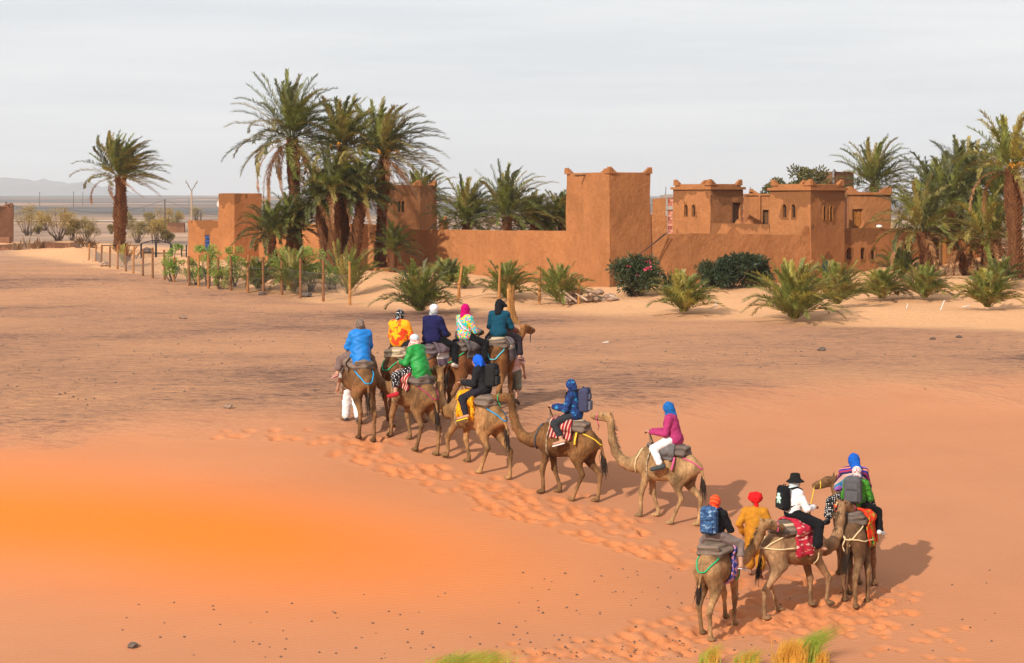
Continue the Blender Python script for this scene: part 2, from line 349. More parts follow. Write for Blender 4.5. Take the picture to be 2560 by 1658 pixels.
# ------------------------------------------------------------------ smooth bodies: blended tapered limbs turned into one surface
class SDF:
    def __init__(s, lo, hi, h):
        s.lo = np.array(lo, float); s.h = h; n = np.ceil((np.array(hi) - s.lo) / h).astype(int) + 1
        s.ax = [s.lo[i] + h * np.arange(n[i]) for i in range(3)]; s.F = np.full(tuple(n), 1.0, dtype=np.float32)
    def _sub(s, lo, hi):
        sl = []
        for i in range(3):
            a = max(0, int((lo[i] - s.lo[i]) / s.h) - 1); b = min(len(s.ax[i]), int((hi[i] - s.lo[i]) / s.h) + 3)
            if b <= a: return None, None
            sl.append(slice(a, b))
        X = s.ax[0][sl[0]][:, None, None]; Y = s.ax[1][sl[1]][None, :, None]; Z = s.ax[2][sl[2]][None, None, :]
        return tuple(sl), (X, Y, Z)
    def _put(s, sl, d, k):
        f = s.F[sl]
        if k > 0:
            hh = np.clip(0.5 + 0.5 * (f - d) / k, 0, 1); s.F[sl] = f * (1 - hh) + d * hh - k * hh * (1 - hh)
        else: s.F[sl] = np.minimum(f, d)
    def cone(s, a, b, ra, rb, k=0.05, sy=1.0):
        a = np.array(a, float); b = np.array(b, float); m = max(ra, rb) * max(1, sy) + k + 2 * s.h
        sl, g = s._sub(np.minimum(a, b) - m, np.maximum(a, b) + m)
        if sl is None: return s
        X, Y, Z = g; d = b - a; L2 = max(1e-9, d.dot(d))
        t = np.clip(((X - a[0]) * d[0] + (Y - a[1]) * d[1] + (Z - a[2]) * d[2]) / L2, 0, 1)
        q = np.sqrt((X - a[0] - t * d[0]) ** 2 + ((Y - a[1] - t * d[1]) / sy) ** 2 + (Z - a[2] - t * d[2]) ** 2) - (ra + (rb - ra) * t)
        s._put(sl, q * min(1, sy), k); return s
    def chain(s, pts, rad, k=0.05, sy=1.0):
        for i in range(len(pts) - 1): s.cone(pts[i], pts[i + 1], rad[i], rad[i + 1], k, sy)
        return s
    def ell(s, c, r, k=0.05):
        c = np.array(c, float); r = np.array(r, float); m = r + k + 2 * s.h
        sl, g = s._sub(c - m, c + m)
        if sl is None: return s
        X, Y, Z = g; u = np.sqrt(((X - c[0]) / r[0]) ** 2 + ((Y - c[1]) / r[1]) ** 2 + ((Z - c[2]) / r[2]) ** 2)
        w = np.sqrt(((X - c[0]) / r[0] ** 2) ** 2 + ((Y - c[1]) / r[1] ** 2) ** 2 + ((Z - c[2]) / r[2] ** 2) ** 2) + 1e-6
        s._put(sl, u * (u - 1) / w, k); return s
    def rbox(s, c, hf, rd, k=0.0, rot=None):
        c = np.array(c, float); m = np.linalg.norm(hf) + k + 2 * s.h
        sl, g = s._sub(c - m, c + m)
        if sl is None: return s
        X, Y, Z = g[0] - c[0], g[1] - c[1], g[2] - c[2]
        if rot is not None:
            M = np.array(rot.to_3x3().transposed()); X, Y, Z = (M[i][0] * X + M[i][1] * Y + M[i][2] * Z for i in range(3))
        q = [np.abs(v) - (hf[i] - rd) for i, v in enumerate((X, Y, Z))]
        d = np.sqrt(np.maximum(q[0], 0) ** 2 + np.maximum(q[1], 0) ** 2 + np.maximum(q[2], 0) ** 2) + np.minimum(np.maximum(q[0], np.maximum(q[1], q[2])), 0) - rd
        s._put(sl, d, k); return s
    def folds(s, amp, fx, fy, fz, ph=0.0):
        X = s.ax[0][:, None, None]; Y = s.ax[1][None, :, None]; Z = s.ax[2][None, None, :]
        s.F += amp * np.sin(fx * X + fy * Y + 2.0 * np.sin(fz * Z + ph) + ph) * np.cos(fz * Z * .7 + fy * .5 * X + ph * 2)
        return s
    def mesh(s):
        F = s.F; F = F.copy(); F[0] = F[-1] = 1; F[:, 0] = F[:, -1] = 1; F[:, :, 0] = F[:, :, -1] = 1
        ins = F < 0; nx, ny, nz = F.shape
        c = np.zeros((nx - 1, ny - 1, nz - 1), np.uint8)
        offs = [(i, j, k) for i in (0, 1) for j in (0, 1) for k in (0, 1)]
        for (i, j, k) in offs: c += ins[i:nx - 1 + i, j:ny - 1 + j, k:nz - 1 + k]
        cells = np.argwhere((c > 0) & (c < 8))
        if len(cells) == 0: return np.zeros((0, 3)), np.zeros((0, 4), int)
        idx = np.full(c.shape, -1, np.int64); idx[tuple(cells.T)] = np.arange(len(cells))
        acc = np.zeros((len(cells), 3)); cnt = np.zeros(len(cells))
        for ax in range(3):
            for u in (0, 1):
                for v in (0, 1):
                    o0 = [0, 0, 0]; oth = [i for i in range(3) if i != ax]; o0[oth[0]] = u; o0[oth[1]] = v; o1 = list(o0); o1[ax] = 1
                    f0 = F[tuple((cells + o0).T)]; f1 = F[tuple((cells + o1).T)]; cr = (f0 < 0) != (f1 < 0)
                    t = np.where(cr, f0 / np.where(np.abs(f0 - f1) < 1e-9, 1, f0 - f1), 0)
                    p = np.tile(np.array(o0, float), (len(cells), 1)); p[:, ax] = t
                    acc[cr] += p[cr]; cnt[cr] += 1
        V = s.lo + s.h * (cells + acc / np.maximum(cnt, 1)[:, None])
        Q = []
        for ax in range(3):
            o = [i for i in range(3) if i != ax]
            a = [slice(None)] * 3; b = [slice(None)] * 3; a[ax] = slice(0, -1); b[ax] = slice(1, None)
            for i in o: a[i] = slice(1, -1); b[i] = slice(1, -1)
            A = ins[tuple(a)]; B = ins[tuple(b)]
            for sgn in (0, 1):
                e = np.argwhere((A & ~B) if sgn == 0 else (~A & B))
                if len(e) == 0: continue
                e = e + np.array([0 if i == ax else 1 for i in range(3)])
                q = []
                for (du, dv) in ((0, 0), (-1, 0), (-1, -1), (0, -1)):
                    cc = e.copy(); cc[:, o[0]] += du; cc[:, o[1]] += dv; q.append(idx[tuple(cc.T)])
                q = np.stack(q, 1)
                flip = (sgn == 1) != (ax == 1)
                Q.append(q[:, ::-1] if flip else q)
        Q = np.concatenate(Q); Q = Q[(Q >= 0).all(1)]
        return V, Q

def lerp(a, b, t): return tuple(a[i] + (b[i] - a[i]) * t for i in range(len(a)))

# ------------------------------------------------------------------ camels
FUR = vcolmat('camel_fur', 20, 0.50, 0.85, 0.8, 60, (1, 1, .45))
HAIR = simple('dark_tail_hair', (.035, .022, .016), 0.9, .4, 30)
EYE = simple('dark_eye', (.01, .008, .006), 0.2, .1, 5, spec=.6)
ROPE = {'green': cloth('rope_green', (.03, .38, .16)), 'blue': cloth('rope_blue', (.03, .28, .55)), 'cream': cloth('rope_cream', (.62, .48, .28)), 'yellow': cloth('rope_yellow', (.75, .50, .05)),
        'pink': cloth('rope_pink', (.62, .10, .25)), 'dark': cloth('rope_dark', (.07, .08, .10)), 'cyan': cloth('rope_cyan', (.10, .45, .55)), 'maroon': cloth('rope_maroon', (.30, .05, .09))}
def padmat(name, c, c2): return pattern('pad_' + name, 'stripe', [c, cmul(c, .62), cmul(c, 1.15), cmul(c, .8), c2, cmul(c, .7), c, cmul(c, .55), cmul(c, 1.1)], 2.4, (1, 1, 1), (R(4), R(92), 0))
PADM = {'grey': padmat('grey', (.13, .10, .085), (.17, .13, .11)), 'taupe': padmat('taupe', (.17, .125, .098), (.46, .36, .24)), 'cream': padmat('cream', (.46, .36, .24), (.2, .15, .11)), 'purple': padmat('purple', (.12, .09, .10), (.16, .12, .13))}

class Camel:
    def __init__(s, px, py, head, scale=0.96, fur=(.3, .19, .1), legs=(.18, -.15, -.2, .2), lift=(0, 0, 0, 0), yaw=0.0, hraise=0.0, dark=.5, label='', hpitch=0.0, hyaw=0.0):
        s.sc = scale; s.head = R(head); x, y, z = ray(px, py); s.loc = (x, y, z); s.fur = np.array(fur)
        s.root = empty('camel', s.loc, s.head, label, 'camel', 'camels of the riding caravan')
        ca, sa = math.cos(s.head), math.sin(s.head)
        s.toW = lambda lx, ly: (x + ca * lx - sa * ly, y + sa * lx + ca * ly)
        sl = (h1(*s.toW(.6, 0)) - h1(*s.toW(-.6, 0))) / 1.2
        s.slope = 0.6 * sl; s.yaw = R(yaw); s.hr = hraise; s.hp = hpitch; s.hyaw = R(hyaw); S = scale
        g0 = min(h1(*s.toW(.5 * S, 0)), h1(*s.toW(-.5 * S, 0)), z) - z
        s.P = lambda px_, py_, pz_: (px_ * S, py_ * S, pz_ * S + s.slope * px_ * S + g0 * .5)
        s.build(legs, lift, dark)
    def neckpts(s):
        b = np.array([.62, 0.0, 1.36]); pts = [(.52, 0, 1.40), (.80, 0, 1.27), (1.04, 0, 1.31), (1.21, 0, 1.52), (1.29, 0, 1.78), (1.33, 0, 2.0 + s.hr)]
        hd = [(1.36, 0, 2.10), (1.50, 0, 2.10 + s.hp * .3), (1.70, 0, 2.03 + s.hp), (1.78, 0, 2.00 + s.hp)]
        jaw = [(1.42, 0, 2.03), (1.60, 0, 1.985 + s.hp * .7), (1.74, 0, 1.955 + s.hp)]
        def tw(p, w):
            a = s.yaw * w; dx, dy = p[0] - b[0], p[1]
            return (b[0] + math.cos(a) * dx - math.sin(a) * dy, math.sin(a) * dx + math.cos(a) * dy, p[2])
        W = [0, .15, .4, .65, .85, 1]
        N = [tw(p, w) for p, w in zip(pts, W)]
        e = np.array(N[-1]); e0 = np.array(tw(pts[-1], 1.0))
        def hw(p):
            q = np.array(p) - np.array(pts[-1]); a = s.yaw + s.hyaw
            return (e[0] + math.cos(a) * q[0] - math.sin(a) * q[1], e[1] + math.sin(a) * q[0] + math.cos(a) * q[1], p[2] + s.hr)
        hd = [hw(p) for p in hd]; jaw = [hw(p) for p in jaw]
        s.muzzle = hd[-1]; s.poll = hd[0]
        side = (-math.sin(s.yaw + s.hyaw), math.cos(s.yaw + s.hyaw), 0)
        fwd = (math.cos(s.yaw + s.hyaw), math.sin(s.yaw + s.hyaw), 0)
        return N, hd, jaw, side, fwd
    def trunk(s, g, k=.10):
        P = s.P; S = s.sc
        sp = [(-.70, 0, 1.42), (-.48, 0, 1.46), (-.15, 0, 1.40), (.20, 0, 1.36), (.48, 0, 1.36)]
        g.chain([P(*p) for p in sp], [r * S for r in (.19, .27, .35, .37, .29)], k * S, 0.82)
        g.cone(P(.48, 0, 1.58), P(.10, 0, 1.62), .15 * S, .18 * S, .14 * S)
        g.cone(P(.10, 0, 1.60), P(-.55, 0, 1.55), .18 * S, .14 * S, .14 * S)
        g.cone(P(.02, 0, 1.70), P(-.02, 0, 1.84), .19 * S, .10 * S, .16 * S)
        g.ell(P(.42, 0, 1.08), (.14 * S, .12 * S, .07 * S), .10 * S)
        return g
    def build(s, legs, lift, dark):
        P = s.P; S = s.sc; h = 0.026
        g = SDF((-1.25 * S, -1.3 * S, -.75), (2.0 * S, 1.3 * S, 2.75 * S + .3), h)
        s.trunk(g)
        N, hd, jaw, side, fwd = s.neckpts()
        g.chain([P(*p) for p in N], [r * S for r in (.21, .165, .125, .105, .093, .092)], .06 * S)
        g.chain([P(*p) for p in hd], [r * S for r in (.098, .088, .064, .060)], .04 * S)
        g.chain([P(*p) for p in jaw], [r * S for r in (.065, .052, .045)], .03 * S)
        ex, ey, ez = hd[0]
        for sg in (-1, 1):
            e0 = (ex + side[0] * .075 * sg - fwd[0] * .03, ey + side[1] * .075 * sg - fwd[1] * .03, ez + .07)
            e1 = (e0[0] + side[0] * .06 * sg - fwd[0] * .03, e0[1] + side[1] * .06 * sg - fwd[1] * .03, e0[2] + .085)
            g.cone(P(*e0), P(*e1), .030 * S, .016 * S, .02 * S)
            b0 = (ex + fwd[0] * .12 + side[0] * .065 * sg, ey + fwd[1] * .12 + side[1] * .065 * sg, ez + .035)
            g.ell(P(*b0), (.035 * S,) * 3, .03 * S)
            m0 = s.muzzle; g.ell(P(m0[0] + side[0] * .03 * sg, m0[1] + side[1] * .03 * sg, m0[2] - .01), (.04 * S, .035 * S, .04 * S), .03 * S)
        s.eyepts = [P(ex + fwd[0] * .135 + side[0] * .093 * sg, ey + fwd[1] * .135 + side[1] * .093 * sg, ez + .035) for sg in (-1, 1)]
        s.feet = []
        for i, (fx, sy_) in enumerate(((.42, 1), (.42, -1), (-.62, 1), (-.62, -1))):
            dx = legs[i]; lf = lift[i]; foot_x = (fx + dx) * S; foot_y = sy_ * .155 * S
            gz = h1(*s.toW(foot_x, foot_y)) - s.loc[2] + lf
            s.feet.append((foot_x, foot_y, gz))
            if i < 2:
                sh = P(fx - .02, sy_ * .15, 1.34); el = P(fx - .04 + dx * .12, sy_ * .17, 1.12)
                kx = (fx + dx * .62 + .03 + lf * .9) * S; kn = (kx, foot_y * 1.04, gz * .55 + .60 * S + .15 * lf)
                fe = (foot_x - .03 * S - lf * .35, foot_y, gz + .13 * S)
                g.cone(sh, el, .155 * S, .115 * S, .08 * S)
                g.chain([el, lerp(el, kn, .55), kn, lerp(kn, fe, .25), lerp(kn, fe, .6), fe], [r * S for r in (.112, .078, .070, .050, .042, .050)], .03 * S)
            else:
                hip = P(fx + .04, sy_ * .12, 1.38); st = P(fx + .20 + dx * .30, sy_ * .17, 1.06)
                hx = (fx + dx * .70 - .13 + lf * .1) * S; hk = (hx, foot_y * 1.02, gz * .6 + .60 * S + .25 * lf)
                fe = (foot_x - .04 * S - lf * .3, foot_y, gz + .13 * S)
                g.cone(hip, st, .19 * S, .135 * S, .08 * S)
                g.chain([st, lerp(st, hk, .5), hk, lerp(hk, fe, .3), lerp(hk, fe, .65), fe], [r * S for r in (.130, .082, .062, .046, .042, .048)], .03 * S)
                g.cone(P(fx - .05, sy_ * .1, 1.36), lerp(st, hk, .35), .14 * S, .08 * S, .07 * S)
            g.ell((foot_x + .025 * S, foot_y, gz + .045 * S), (.105 * S, .082 * S, .055 * S), .05 * S)
            g.ell((foot_x + .10 * S, foot_y + .03 * S, gz + .03 * S), (.045 * S, .03 * S, .03 * S), .02 * S); g.ell((foot_x + .10 * S, foot_y - .03 * S, gz + .03 * S), (.045 * S, .03 * S, .03 * S), .02 * S)
        tb = P(-.86, 0, 1.50); te = P(-.97, .02, 1.12)
        g.chain([P(-.74, 0, 1.52), tb, te], [.06 * S, .040 * S, .025 * S], .04 * S)
        V, Q = g.mesh()
        # coat colours of the animal itself: pale lower legs and throat, dark hump and back
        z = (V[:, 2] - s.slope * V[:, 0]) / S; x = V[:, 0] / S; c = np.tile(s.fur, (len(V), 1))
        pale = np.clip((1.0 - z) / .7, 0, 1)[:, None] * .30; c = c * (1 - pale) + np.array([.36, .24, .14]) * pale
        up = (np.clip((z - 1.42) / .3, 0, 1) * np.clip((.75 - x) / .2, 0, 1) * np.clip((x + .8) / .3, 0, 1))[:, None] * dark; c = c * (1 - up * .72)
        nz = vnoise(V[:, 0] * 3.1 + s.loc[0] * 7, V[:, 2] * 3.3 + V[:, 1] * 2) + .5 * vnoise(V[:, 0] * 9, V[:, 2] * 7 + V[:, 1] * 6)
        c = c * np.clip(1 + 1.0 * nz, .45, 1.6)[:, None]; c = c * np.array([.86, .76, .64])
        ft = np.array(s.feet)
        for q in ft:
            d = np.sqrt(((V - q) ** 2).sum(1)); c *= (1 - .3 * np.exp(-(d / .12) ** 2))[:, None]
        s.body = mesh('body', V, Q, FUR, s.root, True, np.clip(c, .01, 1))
        me = s.body.data; s.BV = V; nn = np.zeros(len(V) * 3); me.vertices.foreach_get('normal', nn); s.BN = nn.reshape(-1, 3)
        for p in s.eyepts:
            e = SDF(np.array(p) - .05, np.array(p) + .05, .012).ell(p, (.02, .02, .02), 0); ev, eq = e.mesh(); mesh('eye', ev, eq, EYE, s.root, True)
        # hair of the tail and the mane
        mb = MB(); rr = random.Random(int(s.loc[0] * 100))
        for i in range(80):
            a = lerp(tb, te, rr.uniform(.35, 1.0)); d = (rr.gauss(-.03, .04), rr.gauss(.02, .04), -rr.uniform(.25, .55))
            mb.tube([a, (a[0] + d[0] * .5 + rr.gauss(0, .015), a[1] + d[1] * .5 + rr.gauss(0, .015), a[2] + d[2] * .5), (a[0] + d[0], a[1] + d[1], a[2] + d[2])], [.009, .008, .002], 3)
        tag(mb.build('tail_hair', HAIR, s.root), kind='stuff')
        mb = MB()
        for i in range(90):
            j = rr.randrange(1, 5); a = lerp(P(*N[j]), P(*N[j + 1]), rr.random()); r0 = .10 * S
            ofs = (-fwd[0] * r0 * rr.uniform(.7, 1), -fwd[1] * r0 * rr.uniform(.7, 1) + rr.gauss(0, .02), .03)
            if j == 1: ofs = (0, rr.gauss(0, .03), -.14 * S)
            a = tuple(a[q] + ofs[q] for q in range(3)); d = (-fwd[0] * .06 + rr.gauss(0, .02), -fwd[1] * .06 + rr.gauss(0, .03), -.05)
            mb.tube([a, tuple(a[q] + d[q] for q in range(3))], [.009, .002], 3)
        if not mb.v: return
        tag(mb.build('mane', simple('mane_hair', (.12, .075, .045), .95, .4, 20), s.root), kind='stuff')
    def rope(s, pts, mat, r=.016, name='rope', parent=None, wrap=True):
        mb = MB(); P = [s.P(*p) for p in pts]; out = []
        for i in range(len(P) - 1):
            for t in np.linspace(0, 1, 6)[:-1]: out.append(lerp(P[i], P[i + 1], t))
        out.append(P[-1])
        sm = [out[0]] + [tuple((out[i - 1][q] + 2 * out[i][q] + out[i + 1][q]) / 4 for q in range(3)) for i in range(1, len(out) - 1)] + [out[-1]]
        if wrap:
            ww = []
            for q in sm:
                q = np.array(q); i = np.argmin(((s.BV - q) ** 2).sum(1)); n_ = s.BN[i]; d = (q - s.BV[i]).dot(n_)
                ww.append(tuple(q + n_ * max(0, r * .8 - d)))
            sm = ww
        mb.tube(sm, r, 6); return mb.build(name, mat, parent or s.root, True)
    def saddle(s, label, pad='grey', rope='dark', blanket=None, zlow=1.35, xr=(-.45, .35), ylim=(-9, 9), roll=True, tassels=False, shag=False, zback=None):
        S = s.sc; P = lambda a, b, c: s.P(a - .09, b, c)
        sd_ = empty('camel_saddle', s.loc, s.head, label, 'saddle', 'saddles strapped on the camels')
        def pads(g):
            for sg in (-1, 1):
                g.chain([P(-.50, 0, 1.74), P(-.38, sg * .22, 1.72), P(.02, sg * .285, 1.76), P(.34, sg * .20, 1.78), P(.46, 0, 1.80)], [.068 * S] * 5, .04 * S)
            g.ell(P(-.06, 0, 1.86), (.38 * S, .25 * S, .095 * S), .06 * S)
            g.ell(P(-.04, 0, 1.77), (.48 * S, .26 * S, .12 * S), .06 * S)
            if roll: g.chain([P(-.44, -.20, 1.84), P(-.48, 0, 1.86), P(-.44, .20, 1.84)], [.062 * S] * 3, .03 * S)
            return g
        lo = (-.9 * S, -.65 * S, .75 * S); hi = (.85 * S, .65 * S, 2.45 * S)
        g = pads(SDF(lo, hi, .024)); g.folds(.004, 9, 13, 20, s.loc[0]); g.F += (.0045 * np.sin((g.ax[2][None, None, :] - s.slope * g.ax[0][:, None, None]) * 85 + 1.5 * np.sin(g.ax[0][:, None, None] * 7 + g.ax[1][None, :, None] * 5))).astype(np.float32); V, Q = g.mesh(); mesh('pad', V, Q, PADM[pad], sd_, True)
        # wooden frame with its front grip
        mb = MB(); mb.tube([P(.40, .15, 1.80), P(.46, .03, 2.06), P(.47, 0, 2.16)], .018 * S, 6); mb.tube([P(.40, -.15, 1.80), P(.46, -.03, 2.06), P(.47, 0, 2.16)], .018 * S, 6); mb.tube([P(.47, -.11, 2.16), P(.47, .11, 2.16)], .015 * S, 6)
        mb.build('grip', simple('saddle_wood', (.20, .13, .08), .7, .3, 20), sd_)
        # girth and crupper ropes
        for sg in (-1, 1):
            s.rope([(-.36, sg * .24, 1.70), (-.62, sg * .20, 1.60), (-.84, sg * .07, 1.44), (-.88, 0, 1.42)], ROPE[rope], .017 * S, 'crupper_strap', sd_)
            s.rope([(.30, sg * .24, 1.74), (.36, sg * .345, 1.45), (.38, sg * .30, 1.15), (.38, 0, .98)], PADM['cream'] if sg > 0 else ROPE[rope], .014 * S, 'girth_strap', sd_)
        if blanket:
            g = SDF(lo, hi, .022); s.trunk(g); pads(g)
            X = g.ax[0][:, None, None]; Y = g.ax[1][None, :, None]; Z = g.ax[2][None, None, :] - s.slope * X
            # widen downwards so that the cloth hangs off the flank
            wob = .02 * np.sin(X * 19 + 1) + .015 * np.sin(X * 41)
            sh = np.abs(g.F - .035 - .012 * np.sin(X * 26 + np.sin(Z * 9))) - .017
            cut = np.maximum(np.maximum(xr[0] * S - X, X - xr[1] * S), zlow * S + wob - Z)
            cut = np.maximum(cut, np.maximum(ylim[0] * S - Y, Y - ylim[1] * S))
            if shag: sh = sh - .02 - .02 * np.sin(X * 55 + 3 * np.sin(Z * 31)) * np.sin(Z * 47 + Y * 20)
            g.F = np.maximum(sh, cut).astype(np.float32); V, Q = g.mesh()
            if len(V): 
                b = mesh('blanket', V, Q, blanket, sd_, True)
                if shag:
                    mb = MB(); rr = random.Random(3)
                    for i in rr.sample(range(len(V)), min(len(V), 1500)):
                        a = V[i]; d = (rr.gauss(0, .02), (1 if a[1] > 0 else -1) * rr.uniform(.01, .04), -rr.uniform(.02, .07))
                        mb.tube([a, (a[0] + d[0], a[1] + d[1], a[2] + d[2])], [.012, .003], 3, False)
                    mb.build('shaggy_pile', blanket, b)
                if tassels:
                    rr = random.Random(5); cs = [cloth('tassel_red', (.60, .03, .02)), cloth('tassel_green', (.10, .35, .06)), cloth('tassel_orange', (.75, .22, .03))]
                    for sg in (-1, 1):
                        sel = V[(V[:, 1] * sg > 0) & (V[:, 2] - s.slope * V[:, 0] < (zlow + .05) * S)]
                        if len(sel) < 10: continue
                        for k in range(14):
                            x_ = xr[0] * S + (xr[1] - xr[0]) * S * (k + .5) / 14; q = sel[np.argmin(np.abs(sel[:, 0] - x_))]
                            mb = MB(); mb.tube([(x_, q[1], q[2] + .02), (x_, q[1] + .012 * sg, q[2] - .05), (x_, q[1] + .012 * sg, q[2] - .15)], [.010, .018, .022], 5); mb.build('tassel', cs[k % 3], b)
        return sd_
    def halter(s, mat, drop=True):
        m = s.muzzle; N, hd, jaw, side, fwd = s.neckpts(); mb = MB(); ring = []
        c = lerp(hd[1], hd[2], .75); cj = lerp(jaw[1], jaw[2], .6); cx = lerp(c, cj, .45)
        for k in range(13):
            a = 2 * PI * k / 12; ring.append(s.P(cx[0] + side[0] * .085 * math.cos(a), cx[1] + side[1] * .085 * math.cos(a), cx[2] + .098 * math.sin(a)))
        mb.tube(ring, .012, 5)
        if drop: mb.tube([s.P(cx[0], cx[1], cx[2] - .09), s.P(cx[0] - fwd[0] * .05, cx[1], cx[2] - .22), s.P(cx[0] - fwd[0] * .02, cx[1], cx[2] - .32)], .013, 5)
        mb.build('halter', mat, s.root, True)
    def world(s, p):
        q = s.P(*p); ca, sa = math.cos(s.head), math.sin(s.head)
        return (s.loc[0] + ca * q[0] - sa * q[1], s.loc[1] + sa * q[0] + ca * q[1], s.loc[2] + q[2])
# ------------------------------------------------------------------ adobe buildings
def adobe_material(name, lit, peel=0.0):
    m, nt, b = newmat(name); L = nt.links
    n1 = noise_tex(nt, 1.0, 6, 0.6, (.5, .5, .5)); n2 = noise_tex(nt, 3.0, 6, 0.65)
    r = ramp(nt, [(.3, cmul(lit, .86)), (.7, cmul(lit, 1.12))]); L.new(n1, r.inputs[0])
    r2 = ramp(nt, [(.3, (.88, .87, .86)), (.7, (1.08, 1.08, 1.08))]); L.new(n2, r2.inputs[0])
    col = mixc(nt, 1.0, r.outputs[0], r2.outputs[0], 'MULTIPLY')
    # rain streaks running down from the parapets and specks of straw
    st = noise_tex(nt, 1.0, 5, .7, (2.2, 2.2, .16)); rs = ramp(nt, [(.52, (0, 0, 0)), (.78, (.42, .42, .42))]); L.new(st, rs.inputs[0])
    col = mixc(nt, rs.outputs[0], col, cmul(lit, .62))
    h2 = noise_tex(nt, 2.6, 8, .7); h3 = noise_tex(nt, 14, 4, .6)
    if peel:
        pn = noise_tex(nt, .55, 5, .55); a = nd(nt, 'Attribute', attribute_name='Col'); ad = nd(nt, 'Math', operation='MULTIPLY_ADD'); sp = nd(nt, 'SeparateColor'); L.new(a.outputs[0], sp.inputs[0])
        L.new(sp.outputs[0], ad.inputs[0]); ad.inputs[1].default_value = .30; L.new(pn, ad.inputs[2])
        rp = ramp(nt, [(.735 - .08 * peel, (0, 0, 0)), (.75 - .08 * peel, (1, 1, 1))]); L.new(ad.outputs[0], rp.inputs[0])
        col = mixc(nt, rp.outputs[0], col, cmul(lit, .60)); nb = bump(nt, b, rp.outputs[0], -.6, .05)
    else: nb = None
    L.new(col, b.inputs['Base Color']); b.inputs['Roughness'].default_value = .97; b.inputs['Specular IOR Level'].default_value = .05
    nb = bump(nt, b, h2, .8, .14, nb); bump(nt, b, h3, .6, .04, nb)
    return m
ADOBE = adobe_material('adobe_plaster', (.375, .158, .063)); ADOBE_P = adobe_material('adobe_peeling', (.385, .164, .066), 1.0); ADOBE_R = adobe_material('adobe_reddish', (.22, .105, .06), .6)
ADOBE_L = adobe_material('adobe_left_house', (.37, .154, .060), .3)
DARKIN = simple('dark_opening', (.02, .012, .008), .9, .2); WOOD = simple('orange_wood', (.33, .13, .03), .6, .35, 12, .3, 30); WOODD = simple('dark_wood', (.13, .065, .03), .75, .35, 12, .3, 30); IRON = simple('black_iron', (.02, .02, .022), .5, .3, 20)
def nz3(p, f, a): return Vector((mnoise.noise(Vector(p) * f), mnoise.noise(Vector(p) * f + Vector((31, 7, 3))), mnoise.noise(Vector(p) * f + Vector((5, 57, 13))))) * a
def prism(name, poly, z0, z1, mat, parent, step=.55, wob=.05, taper=0.0, rim=.28, sink=.30, tops=None, solid=False, cutters=None):
    """hand-built mud walls: a closed block with uneven faces, a parapet rim and a sunken roof"""
    poly = [Vector((p[0], p[1])) for p in poly]; n = len(poly); cx = sum(poly, Vector((0, 0))) / n
    area = sum(poly[i].x * poly[(i + 1) % n].y - poly[(i + 1) % n].x * poly[i].y for i in range(n))
    if area < 0: poly.reverse(); tops = tops[::-1] if tops else None
    pts = []; tz = []
    for i in range(n):
        a, b = poly[i], poly[(i + 1) % n]; k = max(1, int((b - a).length / step))
        for j in range(k):
            pts.append(a.lerp(b, j / k)); tz.append((tops[i] + (tops[(i + 1) % n] - tops[i]) * j / k) if tops else z1)
    N = len(pts); rows = max(2, int((z1 - z0) / step)); V = []; Fc = []; cols = []
    for r_ in range(rows + 1):
        for i, p in enumerate(pts):
            t = r_ / rows; z = z0 + (tz[i] - z0) * t; q = p + (cx - p) * taper * t; w = nz3((q.x, q.y, z), .45, wob) + nz3((q.x, q.y, z), 1.7, wob * .35)
            V.append((q.x + w.x, q.y + w.y, z + (w.z * 1.2 if r_ == rows else 0))); cols.append((max(0, 1 - (tz[i] - z) / 1.3),) * 3)
    for r_ in range(rows):
        for i in range(N):
            a = r_ * N + i; b = r_ * N + (i + 1) % N; Fc.append((a, b, b + N, a + N))
    top = rows * N; Fc.append(tuple(range(N - 1, -1, -1)))
    if solid: Fc.append(tuple(top + i for i in range(N)))
    else:
        base = len(V)
        for dz in (.02, -sink):
            for i, p in enumerate(pts):
                d = (cx - p); q = p + d * taper; 
                e = q + d.normalized() * min(rim * 1.35, d.length * .45); V.append((e.x, e.y, tz[i] + dz)); cols.append((0, 0, 0))
        for i in range(N):
            j = (i + 1) % N; Fc.append((top + i, top + j, base + j, base + i)); Fc.append((base + i, base + j, base + N + j, base + N + i))
        Fc.append(tuple(base + N + i for i in range(N)))
    o = mesh(name, V, Fc, mat, parent, False, np.array(cols))
    if cutters:
        co = mesh('cut', cutters.v, cutters.f, DARKIN)
        import bmesh
        for ob in (co, o):
            b_ = bmesh.new(); b_.from_mesh(ob.data); bmesh.ops.recalc_face_normals(b_, faces=b_.faces); b_.to_mesh(ob.data); b_.free()
        bm = o.modifiers.new('cut', 'BOOLEAN'); bm.object = co; bm.operation = 'DIFFERENCE'; bm.solver = 'EXACT'
        bpy.context.view_layer.update(); dg = bpy.context.evaluated_depsgraph_get(); nm = bpy.data.meshes.new_from_object(o.evaluated_get(dg)); o.modifiers.clear(); o.data = nm; bpy.data.objects.remove(co)
    return o
def wallstrip(name, a, b, z0, za, zb, th, mat, parent, **kw):
    a, b = Vector(a[:2]), Vector(b[:2]); d = (b - a).normalized(); nrm = Vector((-d.y, d.x))
    if nrm.y < 0: nrm = -nrm
    return prism(name, [a, b, b + nrm * th, a + nrm * th], z0, max(za, zb), mat, parent, tops=[za, zb, zb, za], solid=True, **kw)
def arch_pts(w, h, n=8): return [(-w / 2, 0), (w / 2, 0), (w / 2, h - w / 2)] + [(w / 2 * math.cos(a), h - w / 2 + w / 2 * math.sin(a)) for a in np.linspace(0, PI, n)[1:-1]] + [(-w / 2, h - w / 2)]
